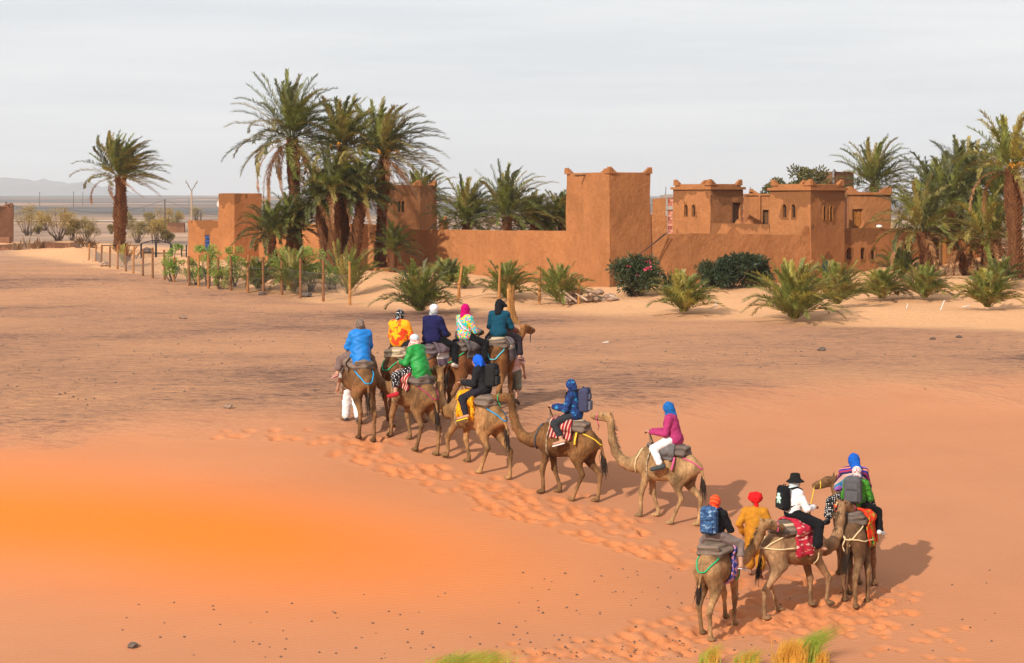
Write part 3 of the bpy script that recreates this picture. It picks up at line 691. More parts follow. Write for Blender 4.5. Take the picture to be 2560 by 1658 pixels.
def extr(mb, prof, o, u, nrm, d0, d1):
    """extrude a profile (along u, up) from o between depths d0 and d1 along the inward normal"""
    v = []; n = len(prof)
    for d in (d0, d1): v += [(o[0] + u[0] * s_ + nrm[0] * d, o[1] + u[1] * s_ + nrm[1] * d, o[2] + z) for s_, z in prof]
    f = [tuple(range(n - 1, -1, -1)), tuple(range(n, 2 * n))] + [(i, (i + 1) % n, n + (i + 1) % n, n + i) for i in range(n)]
    mb.add(v, f)
class Face:
    """a vertical wall face from a to b; s measured from a, inward normal away from the viewer"""
    def __init__(s, a, b):
        s.a = Vector(a[:2]); d = Vector(b[:2]) - s.a; s.L = d.length; s.u = d.normalized(); n = Vector((-s.u.y, s.u.x)); s.n = n if n.dot(s.a) > 0 else -n
    def at(s, t, z): p = s.a + s.u * (t * s.L); return (p.x, p.y, z)
    def hit(s, px):
        k = (px - 1280.0) / F; den = s.u.x - k * s.u.y; return (k * s.a.y - s.a.x) / den / s.L
    def zz(s, px, py): p = s.a + s.u * (s.hit(px) * s.L); return PZ(py, p.y)
def window(face, px, pyt, pyb, wpx, cut, parent, arch=True, door=None, depth=.22, frame=None, grille=True, sw=None):
    t = face.hit(px); zt, zb = face.zz(px, pyt), face.zz(px, pyb); p = face.at(t, zb); w = sw if sw else abs(face.hit(px + wpx / 2) - face.hit(px - wpx / 2)) * face.L; h_ = zt - zb
    prof = arch_pts(w, h_) if arch else [(-w / 2, 0), (w / 2, 0), (w / 2, h_), (-w / 2, h_)]
    extr(cut, prof, p, face.u, face.n, -.35, depth)
    mb = MB(); extr(mb, [(a * .985, b * .985 + .004) for a, b in prof], p, face.u, face.n, depth - .05, depth - .012)
    if door is not None:
        o = mb.build('door', door, parent); d = face.n
        for (a0, a1, b0, b1) in ((-.38, -.06, .08, .46), (.06, .38, .08, .46), (-.38, -.06, .54, .92), (.06, .38, .54, .92)):
            q = MB(); extr(q, [(a0 * w, b0 * h_), (a1 * w, b0 * h_), (a1 * w, b1 * h_), (a0 * w, b1 * h_)], p, face.u, face.n, depth - .085, depth - .052); q.build('panel', door, o)
        return o
    o = mb.build('window', DARKIN, parent)
    if grille:
        g = MB()
        for k in (-.25, 0, .25): g.tube([(p[0] + face.u.x * k * w + face.n.x * .08, p[1] + face.u.y * k * w + face.n.y * .08, p[2]), (p[0] + face.u.x * k * w + face.n.x * .08, p[1] + face.u.y * k * w + face.n.y * .08, p[2] + h_ * (.98 if k == 0 else .9))], .011, 4)
        for k in (.2, .4, .6, .8): g.tube([(p[0] - face.u.x * .5 * w + face.n.x * .08, p[1] - face.u.y * .5 * w + face.n.y * .08, p[2] + h_ * k), (p[0] + face.u.x * .5 * w + face.n.x * .08, p[1] + face.u.y * .5 * w + face.n.y * .08, p[2] + h_ * k)], .011, 4)
        tag(g.build('grille', IRON, o), kind='stuff')
    if frame is not None:
        fm = MB(); n_ = len(prof); out = [(a * 1.16, b * 1.05 - .02 * h_) for a, b in prof]
        v = []
        for d in (-.03, .02):
            v += [(p[0] + face.u.x * a + face.n.x * d, p[1] + face.u.y * a + face.n.y * d, p[2] + b) for a, b in prof]; v += [(p[0] + face.u.x * a + face.n.x * d, p[1] + face.u.y * a + face.n.y * d, p[2] + b) for a, b in out]
        f = [(i, (i + 1) % n_, n_ + (i + 1) % n_, n_ + i) for i in range(n_)] + [(n_ + i, n_ + (i + 1) % n_, 3 * n_ + (i + 1) % n_, 3 * n_ + i) for i in range(n_)] + [(i, 2 * n_ + i, 2 * n_ + (i + 1) % n_, (i + 1) % n_) for i in range(n_)]
        fm.add(v, f); fm.build('frame', frame, o)
    return o
def merlon(p, ua, ub, z, parent, mat, s=.45, h=.5):
    """stepped mud finial growing from a roof corner along both walls"""
    mb = MB(); st = 5; ua = Vector(ua).normalized() if ua else None; ub = Vector(ub).normalized() if ub else None
    for d in (ua, ub):
        if d is None: continue
        nn = Vector((-d.y, d.x))
        for i in range(st):
            L = s * (1 - i / st) + .12; hh = h * .8 / st; c = Vector(p[:2]) + d * (L / 2 - .10); rot = Matrix(((d.x, nn.x, 0), (d.y, nn.y, 0), (0, 0, 1)))
            mb.box((c.x, c.y, z + hh * (i + .5) - .02), (L / 2, .105 - .005 * i + (.004 if d is ub else 0), hh / 2 + .012), rot)
    return mb.build('corner_merlon', mat, parent)
def step_merlon(p, u, z, parent, mat, s=.5, h=.4):
    mb = MB(); st = 4; d = Vector(u).normalized(); nn = Vector((-d.y, d.x)); rot = Matrix(((d.x, nn.x, 0), (d.y, nn.y, 0), (0, 0, 1)))
    for i in range(st): mb.box((p[0], p[1], z + h / st * (i + .5) - .02), (s * (1 - i / st) / 2 + .06, .11 - .006 * i, h / st / 2 + .012), rot)
    return mb.build('stepped_merlon', mat, parent)
def cornice(poly, z, parent, mat, out=.12, hgt=.14):
    c = sum((Vector(p[:2]) for p in poly), Vector((0, 0))) / len(poly); big = []
    for p in poly:
        d = (Vector(p[:2]) - c); big.append(Vector(p[:2]) + d.normalized() * out * 1.35)
    return prism('cornice', big, z, z + hgt, mat, parent, wob=.025, step=.4, solid=True)

def V2(px, Y): return Vector((PX(px, Y), Y))
kas = empty('adobe_kasbah', (5.3, 102, 0), 0, 'walled adobe compound with a square corner tower and flat-roofed rooms', 'building')
def kp(o): o.matrix_parent_inverse = kas.matrix_world.inverted(); return o
kas.location = (0, 0, 0)
# tower
T0 = V2(1524, 102); Tl = V2(1412, 107.0); Tr = V2(1630, 104.2); Tb = Tl + Tr - T0
ztop = PZ(431, 102)
prism('tower', [T0, Tr, Tb, Tl], -.6, ztop, ADOBE, kas, taper=.035, wob=.06, step=.5)
cT = (T0 + Tr + Tb + Tl) / 4; tp = lambda p: p + (cT - p) * .05
for q, a_, b_ in ((T0, Tr - T0, Tl - T0), (Tl, T0 - Tl, Tb - Tl), (Tr, T0 - Tr, Tb - Tr), (Tb, Tl - Tb, Tr - Tb)): merlon(tp(q), a_, b_, ztop - .02, kas, ADOBE, .45, .42)
fT = Face(T0, Tl); mb = MB(); q = fT.at(.55, PZ(437, 104.6)); mb.tube([(q[0] + fT.n.x * .3, q[1] + fT.n.y * .3, q[2]), (q[0] - fT.n.x * .6, q[1] - fT.n.y * .6, q[2] - .06)], .05, 8); mb.build('drain_spout', WOODD, kas)
# left garden wall, in two runs
La = Tl + (T0 - Tl) * .08; Lb = V2(945, 121.0); Lc = V2(640, 127.5)
wallstrip('garden_wall', La + Vector((0, .25)), Lb, -.4, PZ(579, 107), PZ(571, 121), .5, ADOBE, kas, wob=.06)
wallstrip('garden_wall', Lb + Vector((0, .12)), Lc, -.2, PZ(561, 121.3), PZ(559, 127.5), .5, ADOBE, kas, wob=.06)
# right street wall
B0 = V2(2027, 110.0); B1 = V2(2112, 113.0); B2 = V2(1925, 113.6); S0 = Tr + Vector((-.05, .12)); S1 = V2(1668, 104.6)
wallstrip('street_wall', S0, S1, -.4, PZ(538, 104.3), PZ(540, 104.6), .6, ADOBE, kas, wob=.04)
wallstrip('street_wall', S1, B0 + Vector((-.04, .06)), -.5, PZ(584, 104.6), PZ(586, 110), .55, ADOBE, kas, wob=.06)
wallstrip('back_wall', V2(1632, 113), V2(1664, 113), 1.5, PZ(497, 113), PZ(495, 113), .4, ADOBE, kas, wob=.03)
# corner room with paired arched windows
cut = MB(); fB1 = Face(B0, B1); fB2 = Face(B2, B0); zB = PZ(476, 110)
for px in (2061, 2077.5): window(fB1, px, 514.5, 550, 9, cut, kas, frame=WOOD, sw=.30)
for px in (1962, 1984.5): window(fB2, px, 510.5, 544, 10, cut, kas, frame=WOOD, sw=.40)
window(fB1, 2067, 651, 735, 21, cut, kas, False, simple('teal_door', (.02, .14, .17), .6, .3, 10))
Bp = [B0, B1, B1 + B2 - B0, B2]; prism('corner_room', Bp, -.5, zB, ADOBE_P, kas, cutters=cut, step=.6)
cornice(Bp, zB + .0, kas, ADOBE, .13, .16); prism('parapet', [Vector(p) + ((sum(Bp, Vector((0, 0))) / 4) - p) * .06 for p in Bp], zB + .12, zB + .36, ADOBE, kas, wob=.03, sink=.2)
for i, q in enumerate(Bp): merlon(q + ((sum(Bp, Vector((0, 0))) / 4) - q) * .08, Bp[(i + 1) % 4] - q, Bp[i - 1] - q, zB + .32, kas, ADOBE, .55, .42)
# terrace wall and the left room behind it
A0 = V2(1776, 119.0); A1 = V2(1682, 123); A2 = V2(1858, 121.6); Ap = [A0, A2, A2 + A1 - A0, A1]
cut = MB(); fA1 = Face(A1, A0); fA2 = Face(A0, A2); zA = PZ(474, 119.5)
for px in (1715.5, 1734.5): window(fA1, px, 511.5, 540, 9.5, cut, kas, frame=WOOD, sw=.42)
window(fA2, 1842, 507, 559, 20, cut, kas, False, WOODD, .3)
prism('left_room', Ap, 0, zA, ADOBE_P, kas, cutters=cut, step=.6); cornice(Ap, zA, kas, ADOBE, .13, .16)
cA = sum(Ap, Vector((0, 0))) / 4; prism('parapet', [p + (cA - p) * .06 for p in Ap], zA + .12, zA + .34, ADOBE, kas, wob=.03, sink=.2)
for i, q in enumerate(Ap): merlon(q + (cA - q) * .08, Ap[(i + 1) % 4] - q, Ap[i - 1] - q, zA + .3, kas, ADOBE, .55, .45)
wallstrip('terrace_wall', B2 + (A0 - B2) * .01, A0 + (B2 - A0) * .01, 0, PZ(562, 113.7), PZ(558, 118.9), .35, ADOBE_P, kas, wob=.05)
uA = (A0 - B2); 
for px, Yq in ((1848, 116.6), (1875, 115.6)): q = V2(px, Yq); step_merlon(q + Vector((0, .15)), uA, PZ(561, Yq), kas, ADOBE, .55, .30)
uS = B0 - S1
for px, s_, hh in ((1832, .75, .42), (2014, .6, .5)):
    fS = Face(S1, B0); t = fS.hit(px); q = fS.at(t, 0); step_merlon((q[0], q[1] + .28), uS, PZ(585, q[1]) - .02, kas, ADOBE, s_, hh)
# small stair room in the middle, right-hand room with its door
M0 = V2(1873, 126); M1 = V2(1935, 126); cut = MB(); fM = Face(M0, M1); window(fM, 1914, 525, 562, 15, cut, kas, False, WOODD, .3)
Mp = [M0, M1, M1 + Vector((0, 3)), M0 + Vector((0, 3))]; zM = PZ(489, 126); prism('stair_room', Mp, 1, zM, ADOBE, kas, cutters=cut); cornice(Mp, zM, kas, ADOBE, .1, .12); merlon(M0 + Vector((.15, .15)), (1, 0), (0, 1), zM + .1, kas, ADOBE, .5, .45)
mb = MB(); q = V2(1899, 125.9); mb.tube([(q.x, q.y, zM), (q.x, q.y, 3)], .07, 8); mb.build('drain_pipe', ADOBE, kas)
R0 = V2(2122, 117.5); R1 = V2(2228, 118.5); Rp = [R0, R1, R1 + Vector((.6, 4)), R0 + Vector((.6, 4))]; cut = MB(); fR = Face(R0, R1); zR = PZ(487, 118); window(fR, 2144, 523, 570, 26, cut, kas, False, WOOD, .25)
prism('right_room', Rp, 1.5, zR, ADOBE, kas, cutters=cut); cornice(Rp, zR, kas, ADOBE, .12, .15); cR = sum(Rp, Vector((0, 0))) / 4
for i, q in enumerate(Rp): merlon(q + (cR - q) * .06, Rp[(i + 1) % 4] - q, Rp[i - 1] - q, zR + .12, kas, ADOBE, .6, .5)
W0 = B1 + Vector((-.1, .35)); W1 = V2(2420, 121.0); cut = MB(); fW = Face(W0, W1)
for px in (2123, 2157.5, 2184): window(fW, px, 619, 648.5, 11, cut, kas, grille=False, depth=.3)
wallstrip('street_wall', W0, W1, -.5, PZ(571, 113.3), PZ(573, 121), .5, ADOBE_P, kas, wob=.05, cutters=cut)
for px in (2165,): q = fW.at(fW.hit(px), 0); step_merlon((q[0], q[1] + .25), fW.u, PZ(571, q[1]) - .02, kas, ADOBE, .8, .42)
mb = MB(); q = V2(2198, 115.6); 
o_ = SDF((q.x - .4, q.y - .4, PZ(573, 115.6)), (q.x + .4, q.y + .4, PZ(573, 115.6) + .9), .03).ell((q.x, q.y, PZ(571, 115.6) + .12), (.20, .16, .10), 0); v_, f_ = o_.mesh(); mesh('plaster_dome', v_, f_, simple('white_plaster', (.72, .70, .66), .8, .1), kas, True)
# cables stapled along the street wall
for k in range(2):
    a, b = Vector((*V2(1668 - 6 * k, 104.4), PZ(582 + 2 * k, 104.4))), Vector((*V2(1527, 101.75), PZ(672 + 3 * k, 101.8))); mb = MB()
    mb.tube([a.lerp(b, t) + Vector((0, -.12, -.18 * math.sin(t * PI))) for t in np.linspace(0, 1, 9)], .025, 5); mb.build('cable', simple('dark_cable', (.06, .035, .03), .8), kas)
mb = MB(); mb.tube([(T0.x + .05, T0.y - .12, h1(T0.x, T0.y) - .1), (T0.x + .02, T0.y - .12, PZ(660, 102))], .05, 7); mb.build('corner_post', WOODD, kas)

# other buildings
def house(name, label, loc): return empty(name, (0, 0, 0), 0, label, 'building')
hs = house('adobe_house', 'mud house with a stepped tower and narrow blue window behind the fence', 0)
H0 = V2(586, 126); H1 = V2(545, 128.0); H2 = V2(470, 132); Hr = V2(655, 127.5); nrm = (Hr - H0)
prism('tower', [H0, Hr, Hr + (H1 - H0), H1], -.4, PZ(484, 126), ADOBE_L, hs, wob=.06, taper=.02, tops=None)
cut = MB(); fH = Face(H1, H2); wn_ = window(fH, 517, 588, 626, 9, cut, hs, False, grille=False, sw=.75, depth=.2)
q = Vector(fH.at(fH.hit(517), PZ(607, 129.5))); mb = MB()
for k in range(4): mb.box((q.x - fH.n.x * .0 + fH.n.x * .06, q.y + fH.n.y * .06, PZ(593 + 9.5 * k, 129.5)), (.33, .03, .10), Matrix(((fH.u.x, fH.n.x, 0), (fH.u.y, fH.n.y, 0), (0, 0, 1))))
tag(mb.build('lattice', simple('blue_lattice', (.02, .06, .18), .6, .5, 30), wn_), kind='stuff')
prism('wing', [H1 + Vector((.02, .06)), H1 + nrm * .9, H2 + nrm * .9, H2], -.4, PZ(553, 129), ADOBE_L, hs, cutters=cut, wob=.06)
for i, (pa, pt) in enumerate(((558, 498), (551, 520), (546, 535))): prism('stair_block', [V2(pa, 127.6 + .2 * i), V2(566, 127.4), V2(566, 127.4) + nrm * .3, V2(pa, 127.6 + .2 * i) + nrm * .3], 3.0, PZ(pt, 127.8) - .01 * i, ADOBE_L, hs, wob=.03, solid=True)
mb = MB(); c0 = Vector((PX(555, 129), 129, PZ(507, 129))); pr = []; N = 16
for r_, d in ((0, .10), (.17, .07), (.29, .0), (.30, -.02)):
    for k in range(N): a = 2 * PI * k / N; pr.append(c0 + Vector((-.5 * d - .2 + r_ * .75 * math.cos(a), d, r_ * math.sin(a) - .1 * r_ * math.cos(a))))
mb.add(pr, [(i * N + k, i * N + (k + 1) % N, (i + 1) * N + (k + 1) % N, (i + 1) * N + k) for i in range(3) for k in range(N)]); mb.tube([c0 + Vector((0, .1, 0)), c0 + Vector((.1, .3, -.6))], .03, 6)
o_ = mb.build('satellite_dish', simple('dish_white', (.7, .7, .7), .5, .1), None, True); tag(o_, 'white satellite dish on the roof of the mud house at left', 'satellite dish')

h2 = house('adobe_house', 'mud house with paired arched window rising behind the tall palms', 0)
a0, a1 = V2(962, 128), V2(1050, 130); cut = MB(); f2 = Face(a0, a1)
for px in (999, 1008): window(f2, px, 503, 530, 6, cut, h2, grille=True, sw=.24, depth=.18)
hp = [a0, a1, a1 + Vector((1.0, 4)), a0 + Vector((-.5, 5))]; zh = PZ(463, 129); prism('room', hp, -.2, zh, ADOBE_P, h2, cutters=cut); ch = sum(hp, Vector((0, 0))) / 4
for i, q in enumerate(hp): merlon(q + (ch - q) * .05, hp[(i + 1) % 4] - q, hp[i - 1] - q, zh - .03, h2, ADOBE, .6, .5)
# unfinished hollow-brick house
bk = house('brick_house', 'unfinished house of red hollow bricks in a concrete frame behind the rooms', 0); CONC = simple('raw_concrete', (.30, .26, .23), .9, .2, 4, .3, 20)
BR = [simple('hollow_brick_a', (.40, .13, .085), .9, .25, 6), simple('hollow_brick_b', (.52, .24, .17), .9, .25, 6), simple('hollow_brick_c', (.28, .08, .055), .9, .25, 6)]
x0, x1, Yq = PX(1664, 132), PX(1905, 132), 132.0; zt = PZ(487, Yq); mb = MB(); mb.box(((x0 + x1) / 2, Yq + 3, zt / 2), ((x1 - x0) / 2 - .05, 2.9, zt / 2 - .03)); mb.build('core', CONC, bk)
for xx in np.linspace(x0, x1, 5): mb = MB(); mb.box((xx, Yq, zt / 2), (.14, .16, zt / 2)); mb.build('concrete_column', CONC, bk)
for zz_ in (PZ(517, Yq), zt): mb = MB(); mb.box(((x0 + x1) / 2, Yq - .01, zz_ - .09), ((x1 - x0) / 2 + .1, .19, .12)); mb.build('concrete_beam', CONC, bk)
for ci in range(3):
    mb = MB(); rr = random.Random(ci)
    for i in range(int((x1 - x0) / .30)):
        for j in range(int((zt - 1.6) / .21)):
            if (i * 7 + j * 5 + (i * j) % 3) % 3 == ci: mb.box((x0 + .15 + i * .30 + (.15 if j % 2 else 0), Yq - .02 - rr.random() * .05, 1.8 + j * .21), (.14, .07, .095))
    tag(mb.build('brick_infill', BR[ci], bk), kind='stuff')
for xx in np.linspace(x0, x1, 9): mb = MB(); mb.tube([(xx, Yq, zt), (xx + .02, Yq, zt + .55)], .02, 4); mb.build('rebar', IRON, bk)
wt = house('adobe_block', 'weathered brown mud tower with a metal pipe behind the right-hand rooms', 0)
w0, w1, w2 = V2(2040, 137), V2(2092, 136), V2(2134, 139); prism('tower', [w0, w1, w2, w2 + w0 - w1], 0, PZ(430, 137), ADOBE_R, wt, wob=.08, taper=.01)
mb = MB(); mb.tube([(PX(2083, 135.7), 135.7, 1), (PX(2083, 135.7), 135.7, PZ(428, 135.7)), (PX(2085, 135.7), 135.7, PZ(424, 135.7)), (PX(2090, 135.7), 135.9, PZ(430, 135.7))], .07, 7); mb.build('metal_pipe', simple('grey_metal', (.2, .2, .22), .5, .2, 8), wt, True)
lh = house('adobe_house', 'brown mud house cut off by the left picture edge', 0)
l0, l1 = V2(-60, 200), V2(32, 203); zl = PZ(516, 200); prism('room', [l0, l1, l1 + Vector((-1.5, 6)), l0 + Vector((-1.5, 6))], -.5, zl, ADOBE_R, lh, step=.9, wob=.1); merlon(l1 + Vector((-.2, .2)), l0 - l1, (0, 1), zl - .05, lh, ADOBE_R, .7, .5); merlon(V2(18, 200.6) + Vector((0, .2)), (-1, 0), (0, 1), zl - .05, lh, ADOBE_R, .6, .4)
mb = MB(); mb.box((PX(0, 200), 199.3, h1(PX(0, 200), 199.3) + .2), (1.3, .5, .35)); mb.build('bench_plinth', ADOBE_R, lh)
# far low roofs between the palms
for i, (pa, pb, pt, pbm, Yq, nm) in enumerate(((1052, 1075, 547, 575, 165, 'small pale mud hut far behind the wall, left of the inner palms'), (1097, 1118, 548, 572, 165, 'small pale mud hut far behind the wall, nearest the inner palms'), (1358, 1392, 537, 560, 185, 'low red mud roof far behind the wall beside the tower'), (388, 440, 480, 485, 0, ''))):
    if not nm: continue
    hh = house('mud_hut', nm, 0); a, b = V2(pa, Yq), V2(pb, Yq + 1); prism('room', [a, b, b + Vector((0, 3)), a + Vector((0, 3))], -.5, PZ(pt, Yq), ADOBE_R if i == 2 else ADOBE_L, hh, step=.8, wob=.05)
    for q, d in ((a, 1), (b, -1)): merlon(q + Vector((.1 * d, .1)), (d, 0), (0, 1), PZ(pt, Yq) - .04, hh, ADOBE_L, .5, .35)
# ruined wall stub on the far plain
rs_ = ray(439, 582); st_ = empty('ruined_wall', (0, 0, 0), 0, 'small ruined mud wall stub on the far plain by the utility pole', 'wall'); prism('wall_stub', [(rs_[0] - 1.3, rs_[1]), (rs_[0] + 1.3, rs_[1]), (rs_[0] + 1.3, rs_[1] + .8), (rs_[0] - 1.3, rs_[1] + .8)], rs_[2] - .2, rs_[2] + 1.5, ADOBE_R, st_, step=.4, wob=.12, solid=True)
# plank gate among the right-hand palms
gt = empty('plank_shed', (0, 0, 0), 0, 'tall shed of upright orange planks among the right-hand palms', 'shed'); fG = Face(V2(2350, 113.5), V2(2452, 114.5)); PL = [simple('plank_%d' % i, c, .8, .35, 9, .4, 25) for i, c in enumerate(((.40, .17, .045), (.33, .13, .035), (.27, .10, .03)))]
npl = 13
for i in range(npl):
    t = (i + .5) / npl; q = fG.at(t, 0); rot = Matrix(((fG.u.x, fG.n.x, 0), (fG.u.y, fG.n.y, 0), (0, 0, 1))); zz_ = PZ(596 + random.uniform(-3, 3), 112.5); mb = MB(); mb.box((q[0], q[1] + random.uniform(-.02, .02), zz_ / 2 - .1), (fG.L / npl / 2 - .008, .025, zz_ / 2 + .1), rot); mb.build('plank', PL[i % 3], gt)
for t in (0, 1): q = fG.at(t, 0); mb = MB(); mb.tube([(q[0], q[1] - .06, -.3), (q[0], q[1] - .06, PZ(590, 112.5))], .09, 8); mb.build('post', WOODD, gt)
mb = MB(); q = fG.at(.5, PZ(595, 112.5)); mb.box((q[0], q[1] + 1.2, q[2] + .06), (fG.L / 2 + .15, 1.3, .05), rot); mb.build('roof', WOODD, gt)
mb = MB(); q = fG.at(.5, 1.2); mb.box((q[0], q[1] + 2.3, 1.2), (fG.L / 2, .06, 1.6), rot); mb.build('rear_wall', WOODD, gt)
# ------------------------------------------------------------------ palms
FR = [leafmat('frond_green', (.18, .195, .038)), leafmat('frond_dark', (.10, .105, .032)), leafmat('frond_olive', (.27, .215, .055)), leafmat('frond_dead', (.34, .165, .065), .3), leafmat('frond_yellow', (.36, .30, .06))]
BARK = simple('palm_bark', (.17, .072, .030), .95, .45, 10, .6, 20); BARK2 = simple('palm_bark_dark', (.11, .048, .022), .95, .45, 10, .6, 20)
WIND = np.array([.55, .12, .02])
def frond(base, az, el, L, droop, wind, wleaf=.055, lleaf=.42, nst=30, rr=random, dense=1.0):
    n = 11; p = np.array(base, float); d = np.array([math.cos(az) * math.cos(el), math.sin(az) * math.cos(el), math.sin(el)]); pts = [p.copy()]; dirs = [d.copy()]
    for i in range(n - 1):
        s = (i + 1) / n; d = d + np.array([0, 0, -droop * s * .30]) + WIND * wind * s * .22; d /= np.linalg.norm(d); p = p + d * L / (n - 1); pts.append(p.copy()); dirs.append(d.copy())
    pts = np.array(pts); dirs = np.array(dirs); V = []; Fc = []
    for i in range(n):                                       # rachis
        d = dirs[i]; sd_ = np.cross(d, [0, 0, 1.0]); sd_ /= np.linalg.norm(sd_) + 1e-6; up = np.cross(sd_, d); w = .028 * (1 - .8 * i / (n - 1)) * (L / 3) ** .5
        V += [pts[i] + sd_ * w, pts[i] + up * w * .7, pts[i] - sd_ * w]
    for i in range(n - 1):
        for k in range(2): a = i * 3 + k; Fc.append((a, a + 1, a + 4, a + 3))
        Fc.append((i * 3 + 2, i * 3, i * 3 + 3, i * 3 + 5))
    nst = int(nst * 1.5); rs = np.random.RandomState(rr.randrange(1 << 30)); U = rs.uniform
    s = .14 + .86 * (np.arange(nst) + U(0, .6, nst)) / nst; f = s * (n - 1); i = np.minimum(f.astype(int), n - 2); t = (f - i)[:, None]
    q = pts[i] * (1 - t) + pts[i + 1] * t; d = dirs[i] * (1 - t) + dirs[i + 1] * t; nrm = lambda v: v / (np.linalg.norm(v, axis=1)[:, None] + 1e-6)
    sd_ = nrm(np.cross(d, np.array([[0, 0, 1.0]]))); up = np.cross(sd_, d); prof = 1.3 * np.minimum(1, s * 3.2) * (1 - .55 * np.maximum(0, s - .35) / .65); base = len(V); L4 = []
    for sg in (-1, 1):
        ll = (lleaf * prof * U(.75, 1.25, nst))[:, None]; a = nrm(d * (.62 + .5 * s)[:, None] + sd_ * (sg * (.85 - .35 * s) * U(.5, 1.1, nst))[:, None] + up * U(-.25, .65, nst)[:, None])
        tip = q + a * ll + np.array([0, 0, -.10]) * ll + WIND * wind * .16 * ll; wv = nrm(np.cross(a, up)) * wleaf * .5; mid = q + a * ll * .4
        L4.append(np.stack([q, mid + wv, tip, mid - wv], 1).reshape(-1, 3))
    L4 = np.concatenate(L4); V = np.concatenate([np.array(V), L4]); k4 = base + 4 * np.arange(2 * nst); Fc += np.stack([k4, k4 + 1, k4 + 2, k4 + 3], 1).tolist()
    return V, Fc
def palm(px, py, label, crown=None, Y=None, rad=3.0, n=44, trunk_w=.34, el=(-35, 82), wind=1.0, droop=1.0, mats=(0, 1, 0, 2), dead=0, lleaf=.42, nst=30, wleaf=.06, group=None, cat='palm', name='date_palm', skirt=True, seed=None, az=None, dates=False, basez=None):
    rr = random.Random(seed if seed is not None else int(px * 13 + py * 7)); 
    if Y is None: x, y, z = ray(px, py)
    else: x, y = PX(px, Y), Y; z = h1(x, y)
    if basez is not None: z = basez
    root = empty(name, (x, y, z), 0, label, cat, group)
    top = np.array([0, 0, .25])
    if crown:
        top = np.array([PX(crown[0], y) - x, rr.uniform(-.3, .3), PZ(crown[1], y) - z]); hgt = top[2]; mb = MB(); ns = max(5, int(hgt / .5)); P = []; Rr = []
        for i in range(ns + 1):
            t = i / ns; b = t ** 1.15; P.append((top[0] * b, top[1] * b, -.25 + (hgt + .25) * t)); Rr.append(trunk_w * (.80 + .16 * math.sin(t * 9 + px) - .05 * t + (.25 if t < .06 else 0)))
        mb.tube(P, Rr, 12); mb.build('trunk', BARK2, root, True)
        sc = MB(); rows = int(hgt / .14); golden = 2.39996
        per = 11
        for r_ in range(rows):
            for k in range(per):
                t = (r_ + k / per) / rows; a = (r_ * per + k) * golden; b = t ** 1.15; c = np.array([top[0] * b, top[1] * b, hgt * t]); rad_ = np.interp(t, np.linspace(0, 1, ns + 1), Rr)
                o = np.array([math.cos(a), math.sin(a), 0]); tn = np.array([-math.sin(a), math.cos(a), 0]); w = rr.uniform(.07, .10) * (trunk_w / .34); L_ = rr.uniform(.20, .34); out = rr.uniform(.07, .16) * (trunk_w / .34)
                b0 = c + o * (rad_ * .93); v = [b0 - tn * w, b0 + tn * w, b0 + o * (out + .03) + tn * w * .45 + np.array([0, 0, L_]), b0 + o * (out + .03) - tn * w * .45 + np.array([0, 0, L_]), b0 + o * .02 + np.array([0, 0, L_ * .8])]
                sc.add(v, [(0, 1, 2, 3), (1, 4, 2), (0, 3, 4), (3, 2, 4)])
        tag(sc.build('leaf_bases', BARK, root), kind='stuff')
    for i in range(n):
        u = (i + .5) / n; e = R(el[0] + (el[1] - el[0]) * (u ** .75)) ; a = i * 2.39996 + rr.uniform(-.25, .25) if az is None else R(rr.uniform(*az))
        isd = i < dead; L = rad * rr.uniform(.85, 1.12) * (1.0 - .12 * (u > .85)); m = FR[3] if isd else FR[mats[rr.randrange(len(mats))]]
        dr = droop * (1.9 if isd else 1.0) * rr.uniform(.75, 1.25); b = top + np.array([math.cos(a), math.sin(a), 0]) * (trunk_w * .45 if crown else rr.uniform(.02, .16)) + np.array([0, 0, .30 * u if crown else -.1])
        v, f = frond(b, a, e, L, dr, wind * rr.uniform(.6, 1.3) * (.25 + math.cos(e)), wleaf * (.7 if isd else 1), lleaf * (.7 if isd else 1), nst, rr); mesh('frond', v, f, m, root)
    if dates:
        for k in range(3):
            a = rr.uniform(0, 6.28); q = top + np.array([math.cos(a) * .25, math.sin(a) * .25, .3]); mb = MB(); e2 = q + np.array([math.cos(a) * .5, math.sin(a) * .5 - .2, .25]); mb.tube([q, e2], .025, 5)
            for j in range(14): e3 = e2 + np.array([rr.gauss(.05, .15), rr.gauss(0, .15), -rr.uniform(.1, .4)]); mb.tube([e2, e3], .022, 3)
            tag(mb.build('date_stalk', simple('date_orange', (.60, .26, .03), .8, .3), root), kind='stuff')
    return root
GP = 'palms of the oasis'
PALM = dict(rad=3.0, n=50, dead=8, el=(-50, 85))
palm(299, 657, 'lone date palm with thick shaggy trunk on the left plain', (303, 446), Y=150, rad=3.7, n=70, trunk_w=.50, el=(-14, 84), wind=1.7, droop=.6, mats=(2, 0, 2, 1), dead=5, lleaf=.50, nst=32, wleaf=.085)
palm(742, 668, 'tallest date palm with a wide ragged crown at the left of the clump', (730, 352), Y=116, rad=4.3, n=80, trunk_w=.36, el=(-55, 86), wind=.9, droop=.8, mats=(1, 0, 2, 1), dead=14, lleaf=.48, nst=36, wleaf=.07)
palm(852, 672, 'tall date palm with orange date stalks in the middle of the clump', (858, 378), Y=115, rad=3.8, n=72, trunk_w=.34, el=(-52, 86), wind=.9, droop=.8, mats=(2, 0, 4, 1), dead=12, lleaf=.46, nst=34, wleaf=.07, dates=True)
palm(950, 686, 'tall date palm leaning over the planter at the right of the clump', (962, 396), Y=114, rad=3.7, n=72, trunk_w=.33, el=(-52, 86), wind=1.6, droop=.8, mats=(1, 2, 0, 2), dead=16, lleaf=.46, nst=34, wleaf=.07, dates=True)
